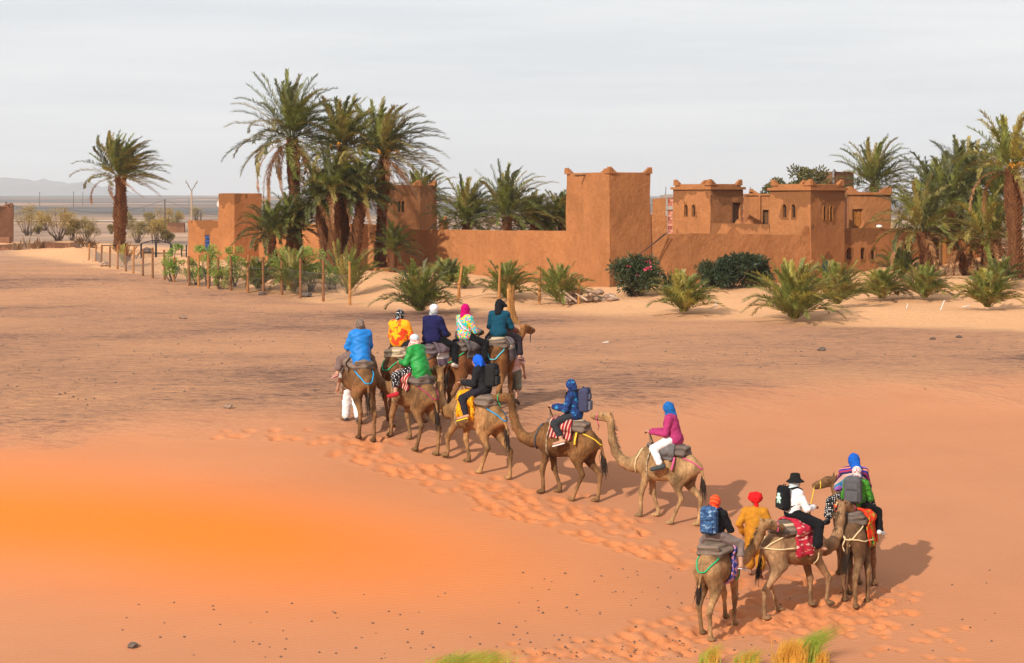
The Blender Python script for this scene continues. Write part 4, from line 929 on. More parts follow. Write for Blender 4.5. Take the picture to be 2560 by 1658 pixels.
for (bx, cx, cy, r_, Yq, lb) in ((818, 798, 512, 2.0, 112, 'short date palm leaning left in front of the clump, leftmost of the four shaggy trunks'), (836, 833, 488, 2.1, 111, 'short date palm with upright shaggy trunk in the clump, second of four'), (860, 860, 484, 2.0, 112.6, 'short date palm close beside the upright trunk in the clump, third of four'), (878, 908, 505, 2.1, 111.5, 'short date palm leaning right in the clump, fourth of four')):
    palm(bx, 668, lb, (cx, cy), Y=Yq, rad=r_ * 1.2, n=46, trunk_w=.36, el=(-18, 84), wind=.7, droop=1.0, mats=(1, 1, 0, 2), dead=4, lleaf=.42, nst=28, wleaf=.07)
palm(684, 668, 'bushy palm with splayed fronds beside the mud house tower', (676, 596), Y=112, rad=2.4, n=40, trunk_w=.28, el=(0, 84), wind=.3, droop=1.0, mats=(1, 0, 1), lleaf=.40, nst=28, wleaf=.07)
palm(716, 664, 'bushy palm leaning out between the mud house and the clump', (732, 572), Y=113, rad=2.3, n=36, trunk_w=.26, el=(-5, 80), wind=.8, droop=1.0, mats=(1, 1, 0), lleaf=.40, nst=28, wleaf=.07)
palm(982, 680, 'small dark palm right of the planter by the garden wall', (985, 630), Y=112, rad=1.75, n=32, trunk_w=.2, el=(0, 85), wind=.6, droop=.9, mats=(1, 0), lleaf=.34, nst=24, wleaf=.06)
# behind the walls
for (cx, cy, r_, Yq, lb) in ((1168, 560, 2.9, 128, 'inner palm behind the garden wall, left of the tallest inner one'), (1268, 545, 3.4, 127, 'largest inner palm with upright crown behind the garden wall'), (1050, 515, 2.6, 135, 'palm half hidden behind the mud house with the arched window'), (1335, 570, 2.2, 130, 'small palm between the largest inner palm and the tower'), (1405, 560, 2.0, 131, 'small palm close to the tower edge behind the garden wall'), (2188, 468, 3.2, 126, 'palm crown rising behind the right-hand room with the wooden door')):
    palm(cx, 640, lb, (cx, cy), Y=Yq, rad=r_ * 1.1, n=54, trunk_w=.33, el=(-20, 86), wind=.6, droop=.8, mats=(0, 2, 0, 1), dead=3, lleaf=.44, nst=30, wleaf=.075)
# right-hand grove
for (bx, by, cx, cy, r_, Yq, w_, lb, kw) in (
        (2540, 752, 2530, 430, 3.1, 101, .42, 'tall date palm with yellow seed plumes at the right edge', dict(dead=6, el=(-15, 86), mats=(2, 0, 4), dates=True, n=48)),
        (2475, 742, 2470, 602, 2.9, 104, .44, 'stout date palm with pale green crown right of the plank shed', dict(dead=6, el=(-15, 86), mats=(2, 0, 4, 0), n=52)),
        (2417, 735, 2412, 640, 1.9, 106, .38, 'short thick palm stump with a drooping dead frond before the plank shed', dict(dead=5, n=12, el=(-40, 50), mats=(3, 2))),
        (2318, 712, 2308, 585, 3.0, 106, .36, 'broad date palm leaning left at the corner of the street wall', dict(dead=5, el=(-20, 86), mats=(0, 2, 1, 2), n=50)),
        (2380, 690, 2372, 520, 3.0, 114, .34, 'dark date palm behind the plank shed', dict(mats=(1, 0, 1), n=44)),
        (2440, 690, 2440, 480, 3.2, 116, .34, 'tall dark palm in the thick of the grove, right of the shed', dict(mats=(1, 2, 1), n=48)),
        (2330, 690, 2330, 505, 2.8, 118, .32, 'dark palm deep in the grove above the street wall end', dict(mats=(1, 0, 1), n=40)),
        (2490, 690, 2492, 500, 2.8, 113, .32, 'dark palm between the two right-edge palms', dict(mats=(1, 1, 0), n=40)),
        (2395, 690, 2400, 455, 2.6, 121, .32, 'slender grove palm with a windblown top', dict(mats=(1, 2), n=36))):
    kk = dict(rad=r_ * 1.12, n=44, trunk_w=w_, el=(-25, 86), wind=.7, droop=.95, lleaf=.44, nst=30, wleaf=.075); kk.update(kw); palm(bx, by, lb, (cx, cy), Y=Yq, **kk)
# young palms rooted straight in the sand
YP = dict(cat='palm', name='young_palm', el=(30, 87), droop=.85, lleaf=.36, nst=26, wleaf=.055, wind=.25)
for (px, py, r_, n_, mt, lb) in ((1050, 786, 1.9, 52, (0, 2, 0, 1), 'large bushy young palm behind the riders in navy and orange'), (1265, 752, 1.55, 32, (0, 2, 0), 'young palm tied to a stake, left of the rubble heap'), (1398, 762, 1.65, 34, (0, 2, 0), 'young palm with a short trunk beside the rubble heap'),
        (1710, 788, 1.6, 40, (2, 0, 4), 'young palm with a yellowed frond in front of the dark bushes'), (1985, 806, 2.15, 66, (0, 2, 0, 4), 'biggest young palm on the sand at right'), (2092, 768, 1.75, 46, (2, 4, 0), 'yellowish young palm just behind the biggest one'), (2205, 754, 1.35, 40, (2, 0, 4), 'small round young palm in the middle of the right-hand row'),
        (2312, 752, 1.4, 38, (2, 0), 'young palm left of the grove stumps'), (2470, 776, 1.5, 44, (2, 0, 4), 'low spreading young palm before the grove'), (2255, 700, 1.7, 34, (1, 0), 'dark young palm in the shade of the street wall'), (1122, 720, 1.2, 24, (1, 0), 'small dark young palm against the garden wall'), (2500, 722, 1.3, 20, (1, 0), 'dark shoots between the two right-edge trunks'),
        (645, 728, 1.5, 30, (0, 1, 2), 'young palm behind the wire between the green bushes'), (732, 736, 2.0, 36, (0, 2, 0), 'tall upright young palm behind the wire fence'), (1108, 700, .8, 16, (4, 2), 'tiny yellowed palm shoot by a leaning stake')):
    palm(px, py, lb, None, rad=r_ * 1.22, n=int(n_ * 1.25), mats=tuple(mt) + (0,), **YP)
palm(872, 742, 'clump of long upright palm shoots at the fence end', None, rad=2.6, n=26, mats=(0, 2, 0), cat='palm', name='young_palm', el=(48, 86), droop=.55, lleaf=.36, nst=28, wleaf=.055, wind=1.0)
palm(312, 668, 'yellow spiky shoots at the foot of the lone palm', None, rad=1.6, n=16, mats=(4, 3), cat='palm', name='young_palm', el=(45, 86), droop=.3, lleaf=.25, nst=16, wleaf=.07, wind=.2)

# ------------------------------------------------------------------ shrubs and trees with real leaves
def leafcloud(mb, c, r, n, size, rr, flat=.5, stem=None):
    rs = np.random.RandomState(rr.randrange(1 << 30)); nrm = lambda v: v / (np.linalg.norm(v, axis=1)[:, None] + 1e-6); d = nrm(rs.normal(size=(n, 3))); p = np.array(c) + d * np.array(r) * (rs.rand(n, 1) ** .45)
    a = nrm(d * .7 + rs.normal(size=(n, 3)) * .5 + np.array([0, 0, .25])); w = nrm(np.cross(a, rs.normal(size=(n, 3)))); L = size * rs.uniform(.7, 1.3, (n, 1)); m = p + a * L * .5
    q = np.stack([p, m + w * L * flat * .5, p + a * L, m - w * L * flat * .5], 1).reshape(-1, 3); b = len(mb.v); mb.v.extend(map(tuple, q.tolist())); k = b + 4 * np.arange(n); mb.f.extend(map(tuple, np.stack([k, k + 1, k + 2, k + 3], 1).tolist()))
def shrub(px, py, label, w, h_, mat, nleaf=700, size=.16, flat=.4, name='shrub', cat='shrub', stems=6, flowers=None, gap=.55, Y=None, clumps=14, low=.15, barkmat=None, bare=.0, seed=None):
    x, y, z = ray(px, py) if Y is None else (PX(px, Y), Y, h1(PX(px, Y), Y)); rr = random.Random(seed or int(px * 31 + py)); root = empty(name, (x, y, z), 0, label, cat)
    st = MB(); cl = []
    for i in range(clumps):
        a = rr.uniform(0, 2 * PI); q = rr.random() ** .6; zz_ = h_ * (low + (1 - low) * rr.random() ** .8 * .86); rw = w / 2 * q * (1.1 - .55 * abs(zz_ / h_ - .55)); cl.append(np.array([math.cos(a) * rw, math.sin(a) * rw, zz_]))
    for i in range(max(stems, clumps if bare else stems)):
        c = cl[i % len(cl)]; b = np.array([rr.gauss(0, .06) * w, rr.gauss(0, .06) * w, -.1]); m_ = b * .5 + c * .5 + np.array([rr.gauss(0, .08), rr.gauss(0, .08), -.1 * h_]); st.tube([b, m_, c], [.02 + .012 * h_, .016 + .006 * h_, .008], 5)
        if bare:
            for k in range(5): e = c + np.array([rr.gauss(0, .3), rr.gauss(0, .3), rr.gauss(.15, .2)]) * h_ * .25; st.tube([c * .8 + m_ * .2, e], [.012, .005], 3)
    st.build('stem', barkmat or simple('shrub_bark', (.10, .065, .045), .9, .3, 8), root)
    mb = MB()
    for c in cl: s_ = rr.uniform(.7, 1.3) * gap * min(w, h_) * .42; leafcloud(mb, c, (s_, s_, s_ * .85), int(nleaf / clumps), size, rr, flat)
    tag(mb.build('foliage', mat, root), kind='stuff')
    if flowers:
        for k in range(9): c = cl[rr.randrange(len(cl))]; mb = MB(); leafcloud(mb, c + np.array([rr.gauss(0, .2), -.25, rr.uniform(.05, .3)]), (.09, .09, .07), 16, .09, rr, .9); mb.build('flower', flowers, root)
    return root
OLE = leafmat('oleander', (.030, .048, .016)); OLE2 = leafmat('oleander_mid', (.045, .060, .018)); FRESH = leafmat('fresh_green', (.20, .30, .04)); FRESH2 = leafmat('fresh_olive', (.25, .26, .045)); TAM = leafmat('tamarisk', (.36, .235, .055)); TAM2 = leafmat('tamarisk_green', (.32, .24, .09)); PINKF = simple('oleander_flower', (.62, .06, .13), .6, .2)
shrub(1590, 742, 'dark oleander with pink flowers at the tower corner', 2.1, 1.95, OLE2, 5200, .26, .26, 'oleander', flowers=PINKF, stems=10, clumps=26)
shrub(1832, 720, 'broad dark oleander in the middle of the street wall', 2.6, 1.8, OLE, 5600, .26, .26, 'oleander', stems=10, clumps=28)
shrub(1885, 716, 'smaller dark oleander right of the broad one', 1.7, 1.6, OLE, 3600, .26, .26, 'oleander', flowers=PINKF, stems=8, clumps=14)
shrub(1770, 716, 'thin dark oleander left of the broad one', 1.4, 1.5, OLE2, 1800, .24, .24, 'oleander', stems=8, clumps=12)
for (px, py, n_, L, mt, lb) in ((1672, 738, 46, 1.7, OLE, 'dark spiky grass clump against the street wall'), (1762, 722, 20, 1.7, OLE, 'few tall dark reeds beside the thin oleander')):
    x, y, z = ray(px, py); root = empty('grass_clump', (x, y, z), 0, lb, 'grass'); rr = random.Random(px); mb = MB()
    for i in range(n_):
        a = rr.uniform(0, 6.28); tl = rr.uniform(.1, .7); l = L * rr.uniform(.6, 1); b = np.array([rr.gauss(0, .1), rr.gauss(0, .1), 0]); m_ = b + np.array([math.cos(a) * tl * .4, math.sin(a) * tl * .4, l * .6]); e = b + np.array([math.cos(a) * tl * 1.2, math.sin(a) * tl * 1.2, l * (1 - tl * .3)]); w = np.array([-math.sin(a), math.cos(a), 0]) * .03; mb.add([b - w, b + w, m_ + w, m_ - w, e], [(0, 1, 2, 3), (3, 2, 4)])
    tag(mb.build('blade', mt, root), kind='stuff')
for i, (px, py, w, h_, mt, lb) in enumerate(((432, 704, 1.5, 2.9, FRESH, 'slender green bush at the metal gate'), (487, 712, 1.7, 1.9, FRESH2, 'low olive bush by the first fence posts under the blue window'), (523, 716, 2.2, 3.0, FRESH, 'bright green bush under the blue window'), (548, 724, 1.4, 1.5, FRESH2, 'small yellowish bush close to the fence before the mud house'), (585, 716, 2.0, 2.8, FRESH, 'green bush in front of the mud house corner'), (724, 724, 2.4, 3.0, FRESH, 'dense green bush mixed with the tall upright young palm'), (775, 730, 2.3, 3.1, FRESH, 'leafy green bush with open stems near the fence end'), (822, 724, 1.7, 1.6, FRESH, 'low green bush before the short palm trunks'), (1160, 722, 1.3, 1.5, FRESH2, 'thin yellow green bush beside the leaning stake'))):
    shrub(px, py, lb, w * .72, h_ * .84, mt, 2200, .10, .5, 'green_bush', clumps=18, stems=9, gap=.42, low=.2)
tam = ((69, 590, 3.5, 4.2, TAM, 'tallest tamarisk beside the left-edge house'), (147, 602, 4.2, 3.8, TAM, 'widest tamarisk in front of the short pole'), (112, 578, 1.6, 2.4, TAM2, 'thin tamarisk between the two largest ones'), (181, 602, 1.2, 2.4, TAM2, 'sparse tamarisk right of the widest one'), (218, 604, 2.0, 2.7, TAM2, 'leaning tamarisk behind the dry tufts'), (95, 586, .9, 1.2, TAM2, 'tiny tamarisk at the foot of the tallest'), (278, 586, .9, 1.3, TAM2, 'tiny tamarisk left of the lone palm'), (322, 575, 1.9, 3.0, TAM2, 'fan-shaped tamarisk just right of the lone palm trunk'), (343, 608, 2.1, 2.6, TAM2, 'round tamarisk behind the wire mesh'), (376, 577, 1.6, 3.0, TAM2, 'narrow tamarisk on the plain between two round ones'), (388, 608, 2.3, 2.7, TAM, 'yellow tamarisk behind the arched gate'), (418, 608, 1.2, 1.3, TAM2, 'low tamarisk right of the arched gate'), (420, 580, 3.2, 4.0, TAM, 'wide tamarisk behind the tall utility pole'), (440, 578, 2.2, 3.3, TAM2, 'tamarisk behind the ruined wall stub'), (405, 581, 1.0, 1.2, TAM2, 'small twiggy shrub left of the tall pole'), (491, 552, 2.6, 3.0, TAM2, 'tamarisk showing above the mud house roof'))
for (px, py, w, h_, mt, lb) in tam: shrub(px, py, lb, w * 1.15, h_, mt, 3000, .20, .28, 'tamarisk', 'shrub', stems=8, clumps=18, gap=.46, low=.3, bare=1)
# leafy tree behind the rooms
for (px, w, h_, lb) in ((1990, 4.2, 7.2, 'leafy olive green tree behind the corner room'), (1950, 3.0, 6.4, 'smaller rounded tree crown left of the leafy tree')):
    x, y = PX(px, 134), 134.0; root = empty('leafy_tree', (x, y, 0), 0, lb, 'tree'); rr = random.Random(px); mb = MB(); mb.tube([(0, 0, -.2), (.1, 0, 2.5), (0, .1, h_ * .75)], [.22, .17, .08], 8); 
    for k in range(6): a = rr.uniform(0, 6.28); mb.tube([(0, 0, 2.5 + .3 * k), (math.cos(a) * .9, math.sin(a) * .9, 3.6 + .35 * k)], [.09, .03], 5)
    mb.build('trunk', simple('tree_bark', (.12, .08, .05), .9, .3, 8), root); mb = MB()
    for k in range(34): a = rr.uniform(0, 6.28); q = rr.random() ** .5; zz_ = rr.uniform(.45, 1.0); leafcloud(mb, (math.cos(a) * w / 2 * q, math.sin(a) * w / 2 * q, h_ * zz_), (.55, .55, .45), 190, .26, rr, .45)
    tag(mb.build('crown', leafmat('tree_olive', (.115, .105, .030)), root), kind='stuff')
# ------------------------------------------------------------------ people
SKIN = simple('skin', (.42, .22, .14), .6, .12, 6, spec=.3)
SKIN2 = simple('skin_deep', (.24, .115, .065), .6, .12, 6, spec=.3)
HAIRM = simple('dark_hair', (.02, .013, .01), .6, .3, 30)
def _hand(sg):
    g = SDF((-.05, -.1, -.12), (.17, .12, .05), .0055)
    g.rbox((.045, 0, 0), (.05, .041, .015), .014, 0.0)
    for y, L in ((-.031, .058), (-.010, .072), (.011, .070), (.032, .058)):
        a = (.088, y, 0); b = (a[0] + L * .55 * math.cos(.6), y, -L * .55 * math.sin(.6)); c = (b[0] + L * .5 * math.cos(1.5), y, b[2] - L * .5 * math.sin(1.5))
        g.chain([a, b, c], [.0098, .009, .0078], .004)
    g.chain([(.012, .034, -.002), (.045, .060, -.010), (.072, .062, -.032)], [.013, .0105, .0085], .006)
    g.cone((-.03, 0, 0), (.02, 0, 0), .026, .026, .02)
    V, Q = g.mesh()
    if sg < 0: V = V * np.array([1, -1, 1]); Q = Q[:, ::-1]
    return V, Q
HANDS = {1: _hand(-1), -1: _hand(1)}      # key: side of the body (+1 left); thumbs point inwards
def seated(lean=.05, knee=(.36, .36, -.10), ankle=(.27, .43, -.50), hands=(.44, .10, .20), elbow=(.14, .27, .20), head=(0, 0), sc=1.0, handsR=None, elbowR=None, toe=.17):
    J = {'pel': (0, 0, .10), 'che': (lean * .75, 0, .41), 'nek': (lean * 1.1, 0, .55), 'hed': (lean * 1.2 + .025 + head[0], head[1], .695)}
    for sg, n in ((1, 'L'), (-1, 'R')):
        J['sh' + n] = (lean * .85, sg * .175, .495); e = elbow if sg > 0 or elbowR is None else elbowR; hnd = hands if sg > 0 or handsR is None else handsR
        J['el' + n] = (e[0], sg * e[1], e[2]); J['ha' + n] = (hnd[0], sg * hnd[1], hnd[2])
        J['hi' + n] = (.02, sg * .10, .08); J['kn' + n] = (knee[0], sg * knee[1], knee[2]); J['an' + n] = (ankle[0], sg * ankle[1], ankle[2]); J['to' + n] = (ankle[0] + toe, sg * (ankle[1] + .02), ankle[2] - .05)
    return {k: tuple(c * sc for c in v) for k, v in J.items()}
def standing(sc=1.0, stride=.22, armL=(.02, .30, 1.12), handL=(.06, .30, .86), armR=(.02, .28, 1.12), handR=(.05, .28, .86), head=(.03, 0)):
    J = {'pel': (0, 0, .95), 'che': (.01, 0, 1.26), 'nek': (.02, 0, 1.45), 'hed': (.03 + head[0], head[1], 1.60),
         'shL': (0, .185, 1.38), 'shR': (0, -.185, 1.38), 'elL': armL, 'haL': handL, 'elR': (armR[0], -armR[1], armR[2]), 'haR': (handR[0], -handR[1], handR[2])}
    for sg, n, d in ((1, 'L', 1), (-1, 'R', -1)):
        J['hi' + n] = (0, sg * .10, .92); J['kn' + n] = (.05 + d * stride * .35, sg * .11, .50); J['an' + n] = (d * stride - .02, sg * .11, .09 + (.03 if d < 0 else 0)); J['to' + n] = (d * stride + .14, sg * .13, .04)
    return {k: tuple(c * sc for c in v) for k, v in J.items()}
class Person:
    def __init__(s, loc, rz, label, J, sc=1.0, skin=None):
        s.J = J; s.sc = sc; s.root = empty('person', loc, rz, label, 'person'); s.loc = loc; s.rz = rz
        a = np.array(list(J.values())); s.lo = a.min(0) - .3; s.hi = a.max(0) + .3
        skin = skin or SKIN; g = SDF(s.lo, s.hi, .018); K = sc
        p, c, n, h = J['pel'], J['che'], J['nek'], J['hed']
        g.ell(p, (.12 * K, .155 * K, .12 * K), .05); g.ell(c, (.105 * K, .15 * K, .17 * K), .06); g.cone(p, c, .11 * K, .11 * K, .06)
        g.cone(J['shL'], J['shR'], .055 * K, .055 * K, .05); g.cone(lerp(c, n, .8), lerp(n, h, .6), .056 * K, .05 * K, .03)
        g.ell((h[0], h[1], h[2] + .01 * K), (.098 * K, .076 * K, .115 * K), .02); g.ell((h[0] + .05 * K, h[1], h[2] - .06 * K), (.05 * K, .055 * K, .055 * K), .03)
        g.cone((h[0] + .088 * K, h[1], h[2] + .015 * K), (h[0] + .112 * K, h[1], h[2] - .022 * K), .012 * K, .017 * K, .012)
        for sg, q in ((1, 'L'), (-1, 'R')):
            g.ell((h[0] - .01 * K, h[1] + sg * .078 * K, h[2] - .01 * K), (.026 * K, .016 * K, .034 * K), .01)
            g.chain([J['sh' + q], J['el' + q], J['ha' + q]], [.054 * K, .041 * K, .028 * K], .03)
            kn, an, to = J['kn' + q], J['an' + q], J['to' + q]
            g.chain([J['hi' + q], kn], [.088 * K, .060 * K], .04); g.chain([kn, lerp(kn, an, .35), an], [.056 * K, .058 * K, .038 * K], .03)
            g.cone(lerp(an, to, -.25), lerp(an, to, .85), .036 * K, .032 * K, .03); g.ell(to, (.05 * K, .045 * K, .026 * K), .03)
        V, Q = g.mesh(); vs = [V]; qs = [Q]; nb = len(V)
        for sg, q in ((1, 'L'), (-1, 'R')):
            d = (Vector(J['ha' + q]) - Vector(J['el' + q])).normalized(); up = Vector((0, 0, 1)); 
            if abs(d.z) > .9: up = Vector((1, 0, 0))
            yv = up.cross(d).normalized(); zv = d.cross(yv); M = np.array([d, yv, zv]).T * K
            hv, hq = HANDS[sg]; vs.append(hv @ M.T + np.array(J['ha' + q])); qs.append(hq + nb); nb += len(hv)
        s.body = mesh('body', np.concatenate(vs), np.concatenate(qs), skin, s.root, True)
        for sg in (1, -1):
            e = (h[0] + .085 * K, h[1] + sg * .032 * K, h[2] + .02 * K); q = SDF(np.array(e) - .03, np.array(e) + .03, .008).ell(e, (.012, .014, .010), 0); mesh('eye', *q.mesh(), EYE, s.root, True)
    def part(s, name, g, mat):
        V, Q = g.mesh()
        return mesh(name, V, Q, mat, s.root, True)
    def grid(s, h=.02): return SDF(s.lo, s.hi, h)
    def top(s, mat, sleeve=1.0, low=0.0, name='jacket', puff=0.0, fold=.009, hood=False, skirt=None):
        J = s.J; K = s.sc; g = s.grid(); p, c, n = J['pel'], J['che'], J['nek']; e = .028 + puff
        g.ell(c, (.115 * K + e, .158 * K + e, .175 * K + e), .06); g.cone(lerp(c, p, .2), lerp(c, p, .9), .125 * K + e, .125 * K + e, .06, 1.2)
        g.cone(J['shL'], J['shR'], .06 * K + e * .8, .06 * K + e * .8, .06); g.cone(c, lerp(c, n, .85), .09 * K + e * .5, .07 * K, .06)
        if low: g.ell((p[0], p[1], p[2] - low * .3), (.15 * K + e, .19 * K + e, .13 * K + low * .5), .05)
        for q in 'LR':
            a, b, d = J['sh' + q], J['el' + q], J['ha' + q]
            if sleeve > .55: g.chain([a, b, lerp(b, d, (sleeve - .5) * 2 * .93)], [.062 * K + e * .6, .052 * K + e * .5, .042 * K + e * .4], .03)
            else: g.cone(a, lerp(a, b, sleeve * 2), .064 * K + e * .5, .062 * K + e * .5, .03)
        if hood: g.chain([(n[0] - .06, n[1] + .09, n[2]), (n[0] - .12, n[1], n[2] - .03), (n[0] - .06, n[1] - .09, n[2])], [.045, .055, .045], .03)
        if skirt:
            for a, b, ra, rb in skirt: g.cone(a, b, ra, rb, .07)
        g.folds(fold, 14, 17, 21, s.loc[0] * 3); return s.part(name, g, mat)
    def trousers(s, mat, length=.92, wide=0.0, name='trousers'):
        J = s.J; K = s.sc; g = s.grid(); e = .022; g.ell(J['pel'], (.13 * K + e, .165 * K + e, .11 * K + e), .04)
        for q in 'LR':
            a, b, d = J['hi' + q], J['kn' + q], J['an' + q]
            g.cone(a, b, .095 * K + e, .070 * K + e + wide * .4, .05)
            if length > .5: g.cone(b, lerp(b, d, (length - .5) * 2), .068 * K + e + wide * .4, .05 * K + e + wide, .03)
        g.folds(.008, 18, 15, 25, s.loc[0]); return s.part(name, g, mat)
    def feet(s, kind, mat):
        J = s.J; K = s.sc
        for q in 'LR':
            an, to = np.array(J['an' + q]), np.array(J['to' + q]); lo = np.minimum(an, to) - .14; hi = np.maximum(an, to) + .14; g = SDF(lo, hi, .012)
            if kind == 'shoe':
                g.cone(lerp(an, to, -.3), lerp(an, to, .9), .050 * K, .044 * K, .03); g.ell(to, (.062 * K, .052 * K, .036 * K), .03); g.cone(an, lerp(an, to, .1), .05 * K, .05 * K, .03); V, Q = g.mesh(); mesh('shoe', V, Q, mat, s.root, True)
            else:
                d = Vector(to - an); d.normalize(); a = Vector(an) + Vector((0, 0, -.052 * K)) - d * .06; b = Vector(to) + Vector((0, 0, -.032 * K)) + d * .05; mb = MB()
                rot = d.to_track_quat('X', 'Z').to_matrix(); mb.box((a + b) / 2, ((b - a).length / 2, .048 * K, .010), rot); mb.build('flip_flop', mat, s.root)
    def headwear(s, kind, mat, mat2=None, drape=None):
        h = s.J['hed']; n = s.J['nek']; c = s.J['che']; K = s.sc; g = SDF(np.array(h) - .42, np.array(h) + .32, .015)
        O = lambda x, y, z: (h[0] + x * K, h[1] + y * K, h[2] + z * K)
        if kind == 'scarf':
            g.ell(O(-.018, 0, .02), (.118 * K, .100 * K, .132 * K), .03); g.ell((n[0], n[1], n[2] + .02), (.095 * K, .10 * K, .06 * K), .04)
            for a, b, ra, rb in (drape or [((-.09, 0, -.05), (-.13, 0, -.22), .065, .05)]): g.cone(O(*a), O(*b), ra * K, rb * K, .05)
            g.folds(.006, 26, 34, 30, h[0] * 9); return s.part('headscarf', g, mat)
        if kind == 'turban':
            g.ell(O(-.005, 0, .085), (.135 * K, .125 * K, .105 * K), .03)
            for z, r, w in ((.03, .105, .045), (.075, .112, .05), (.115, .095, .045)):
                ph = z * 70; pts = [O(r * math.cos(a + ph), r * .92 * math.sin(a + ph), z + .007 * math.sin(2 * a + ph)) for a in np.linspace(0, 2 * PI, 13)]
                g.chain(pts, [w * K] * 13, .012)
            for a, b, ra, rb in (drape or []): g.cone(O(*a), O(*b), ra * K, rb * K, .03)
            g.folds(.006, 40, 40, 30); return s.part('turban', g, mat)
        if kind in ('cap', 'beanie'):
            g.ell(O(-.005, 0, .05), (.112 * K, .092 * K, .092 * K), .02)
            if kind == 'cap': g.rbox(O(.15, 0, .035), (.07, .065, .012), .01, .02)
            o = s.part('cap', g, mat)
            if mat2:
                g = SDF(np.array(h) - .35, np.array(h) + .3, .015); g.ell(O(-.02, 0, -.04), (.112 * K, .092 * K, .075 * K), .03); g.ell((n[0], n[1], n[2] + .03), (.092 * K, .095 * K, .07 * K), .04)
                for a, b, ra, rb in (drape or []): g.cone(O(*a), O(*b), ra * K, rb * K, .03)
                g.folds(.006, 26, 30, 30); s.part('neck_scarf', g, mat2)
            return o
        if kind == 'bucket':
            mb = MB(); prof = [(.001, .165), (.06, .163), (.092, .150), (.105, .07), (.112, .055), (.178, .005), (.182, -.004), (.172, .0), (.108, .046)]; N = 20; v = []
            for r_, z in prof: v += [O(r_ * math.cos(2 * PI * k / N) - .005, r_ * .95 * math.sin(2 * PI * k / N), z) for k in range(N)]
            f = [(i * N + k, i * N + (k + 1) % N, (i + 1) * N + (k + 1) % N, (i + 1) * N + k) for i in range(len(prof) - 1) for k in range(N)]
            o = mesh('bucket_hat', v, f, mat, s.root, True)
            if mat2:
                g.ell(O(-.03, 0, -.03), (.11 * K, .095 * K, .10 * K), .03); g.ell((n[0] - .02, n[1], n[2]), (.10 * K, .11 * K, .07 * K), .04); g.folds(.006, 28, 34, 30); s.part('neck_scarf', g, mat2)
            return o
    def backpack(s, label, shell, pocket, w=.15, hgt=.23, d=.10, strap=None, charm=None, zoff=0.0, tilt=.0):
        J = s.J; c = J['che']; K = s.sc; w *= 1.1; hgt *= 1.1; d *= 1.05; ctr = (c[0] - .155 * K - d, c[1], c[2] + zoff - .02)
        r = empty('backpack', s.loc, s.rz, label, 'backpack'); rot = Matrix.Rotation(tilt, 4, 'Y')
        g = SDF(np.array(ctr) - .36, np.array(ctr) + .36, .015); g.rbox(ctr, (d, w, hgt), min(.07, d * .8), 0, rot); g.rbox((ctr[0] - .01, ctr[1], ctr[2] + hgt - .03), (d * .7, w * .8, .06), .045, .03, rot); g.folds(.004, 20, 24, 22)
        V, Q = g.mesh(); mesh('shell', V, Q, shell, r, True)
        for (dz, hh, ww, pr) in ((-hgt * .42, hgt * .40, w * .74, .035), (hgt * .35, hgt * .26, w * .68, .02)):
            q = (ctr[0] - d - pr * .3, ctr[1], ctr[2] + dz); g = SDF(np.array(q) - .25, np.array(q) + .25, .013); g.rbox(q, (pr, ww, hh), .02, 0, rot); V, Q = g.mesh(); mesh('pocket', V, Q, pocket, r, True)
        for sg in (1, -1):
            mb = MB(); y = sg * .10; top = (ctr[0] + d * .6, y, ctr[2] + hgt * .85); sh = (c[0] + .02, sg * .115, c[2] + .205); fr = (c[0] + .155, sg * .115, c[2] + .05); un = (c[0] + .02, sg * .205, c[2] - .13); bk = (ctr[0] + d * .5, sg * .13, ctr[2] - hgt * .7)
            mb.tube([top, sh, (c[0] + .12, sg * .118, c[2] + .15), fr, un, bk], [.016, .024, .026, .022, .014, .012], 6); mb.build('strap', strap or shell, r, True)
        mb = MB(); mb.tube([(ctr[0] + d * .3, -.04, ctr[2] + hgt), (ctr[0] + d * .3, -.03, ctr[2] + hgt + .05), (ctr[0] + d * .3, .03, ctr[2] + hgt + .05), (ctr[0] + d * .3, .04, ctr[2] + hgt)], .010, 5); mb.build('top_handle', strap or shell, r, True)
        if charm:
            q = (ctr[0] - d - .05, ctr[1] - .02, ctr[2] + .02); g = SDF(np.array(q) - .16, np.array(q) + .16, .011); g.ell(q, (.035, .05, .06), .02); g.ell((q[0], q[1], q[2] + .075), (.03, .042, .038), .015)
            for sg in (1, -1): g.cone((q[0], q[1] + sg * .03, q[2] + .02), (q[0], q[1] + sg * .075, q[2]), .02, .016, .01); g.cone((q[0], q[1] + sg * .025, q[2] - .04), (q[0], q[1] + sg * .04, q[2] - .09), .022, .02, .01)
            V, Q = g.mesh(); mesh('plush_charm', V, Q, charm, r, True)
        return r
def rider(cam_, label, twist=0.0, seat=(-.24, 0, 1.955), skin=None, sc=.97, **kw):
    sc *= 1.13; loc = cam_.world(seat)
    return Person(loc, cam_.head + R(twist), label, seated(sc=sc, **kw), sc, skin)

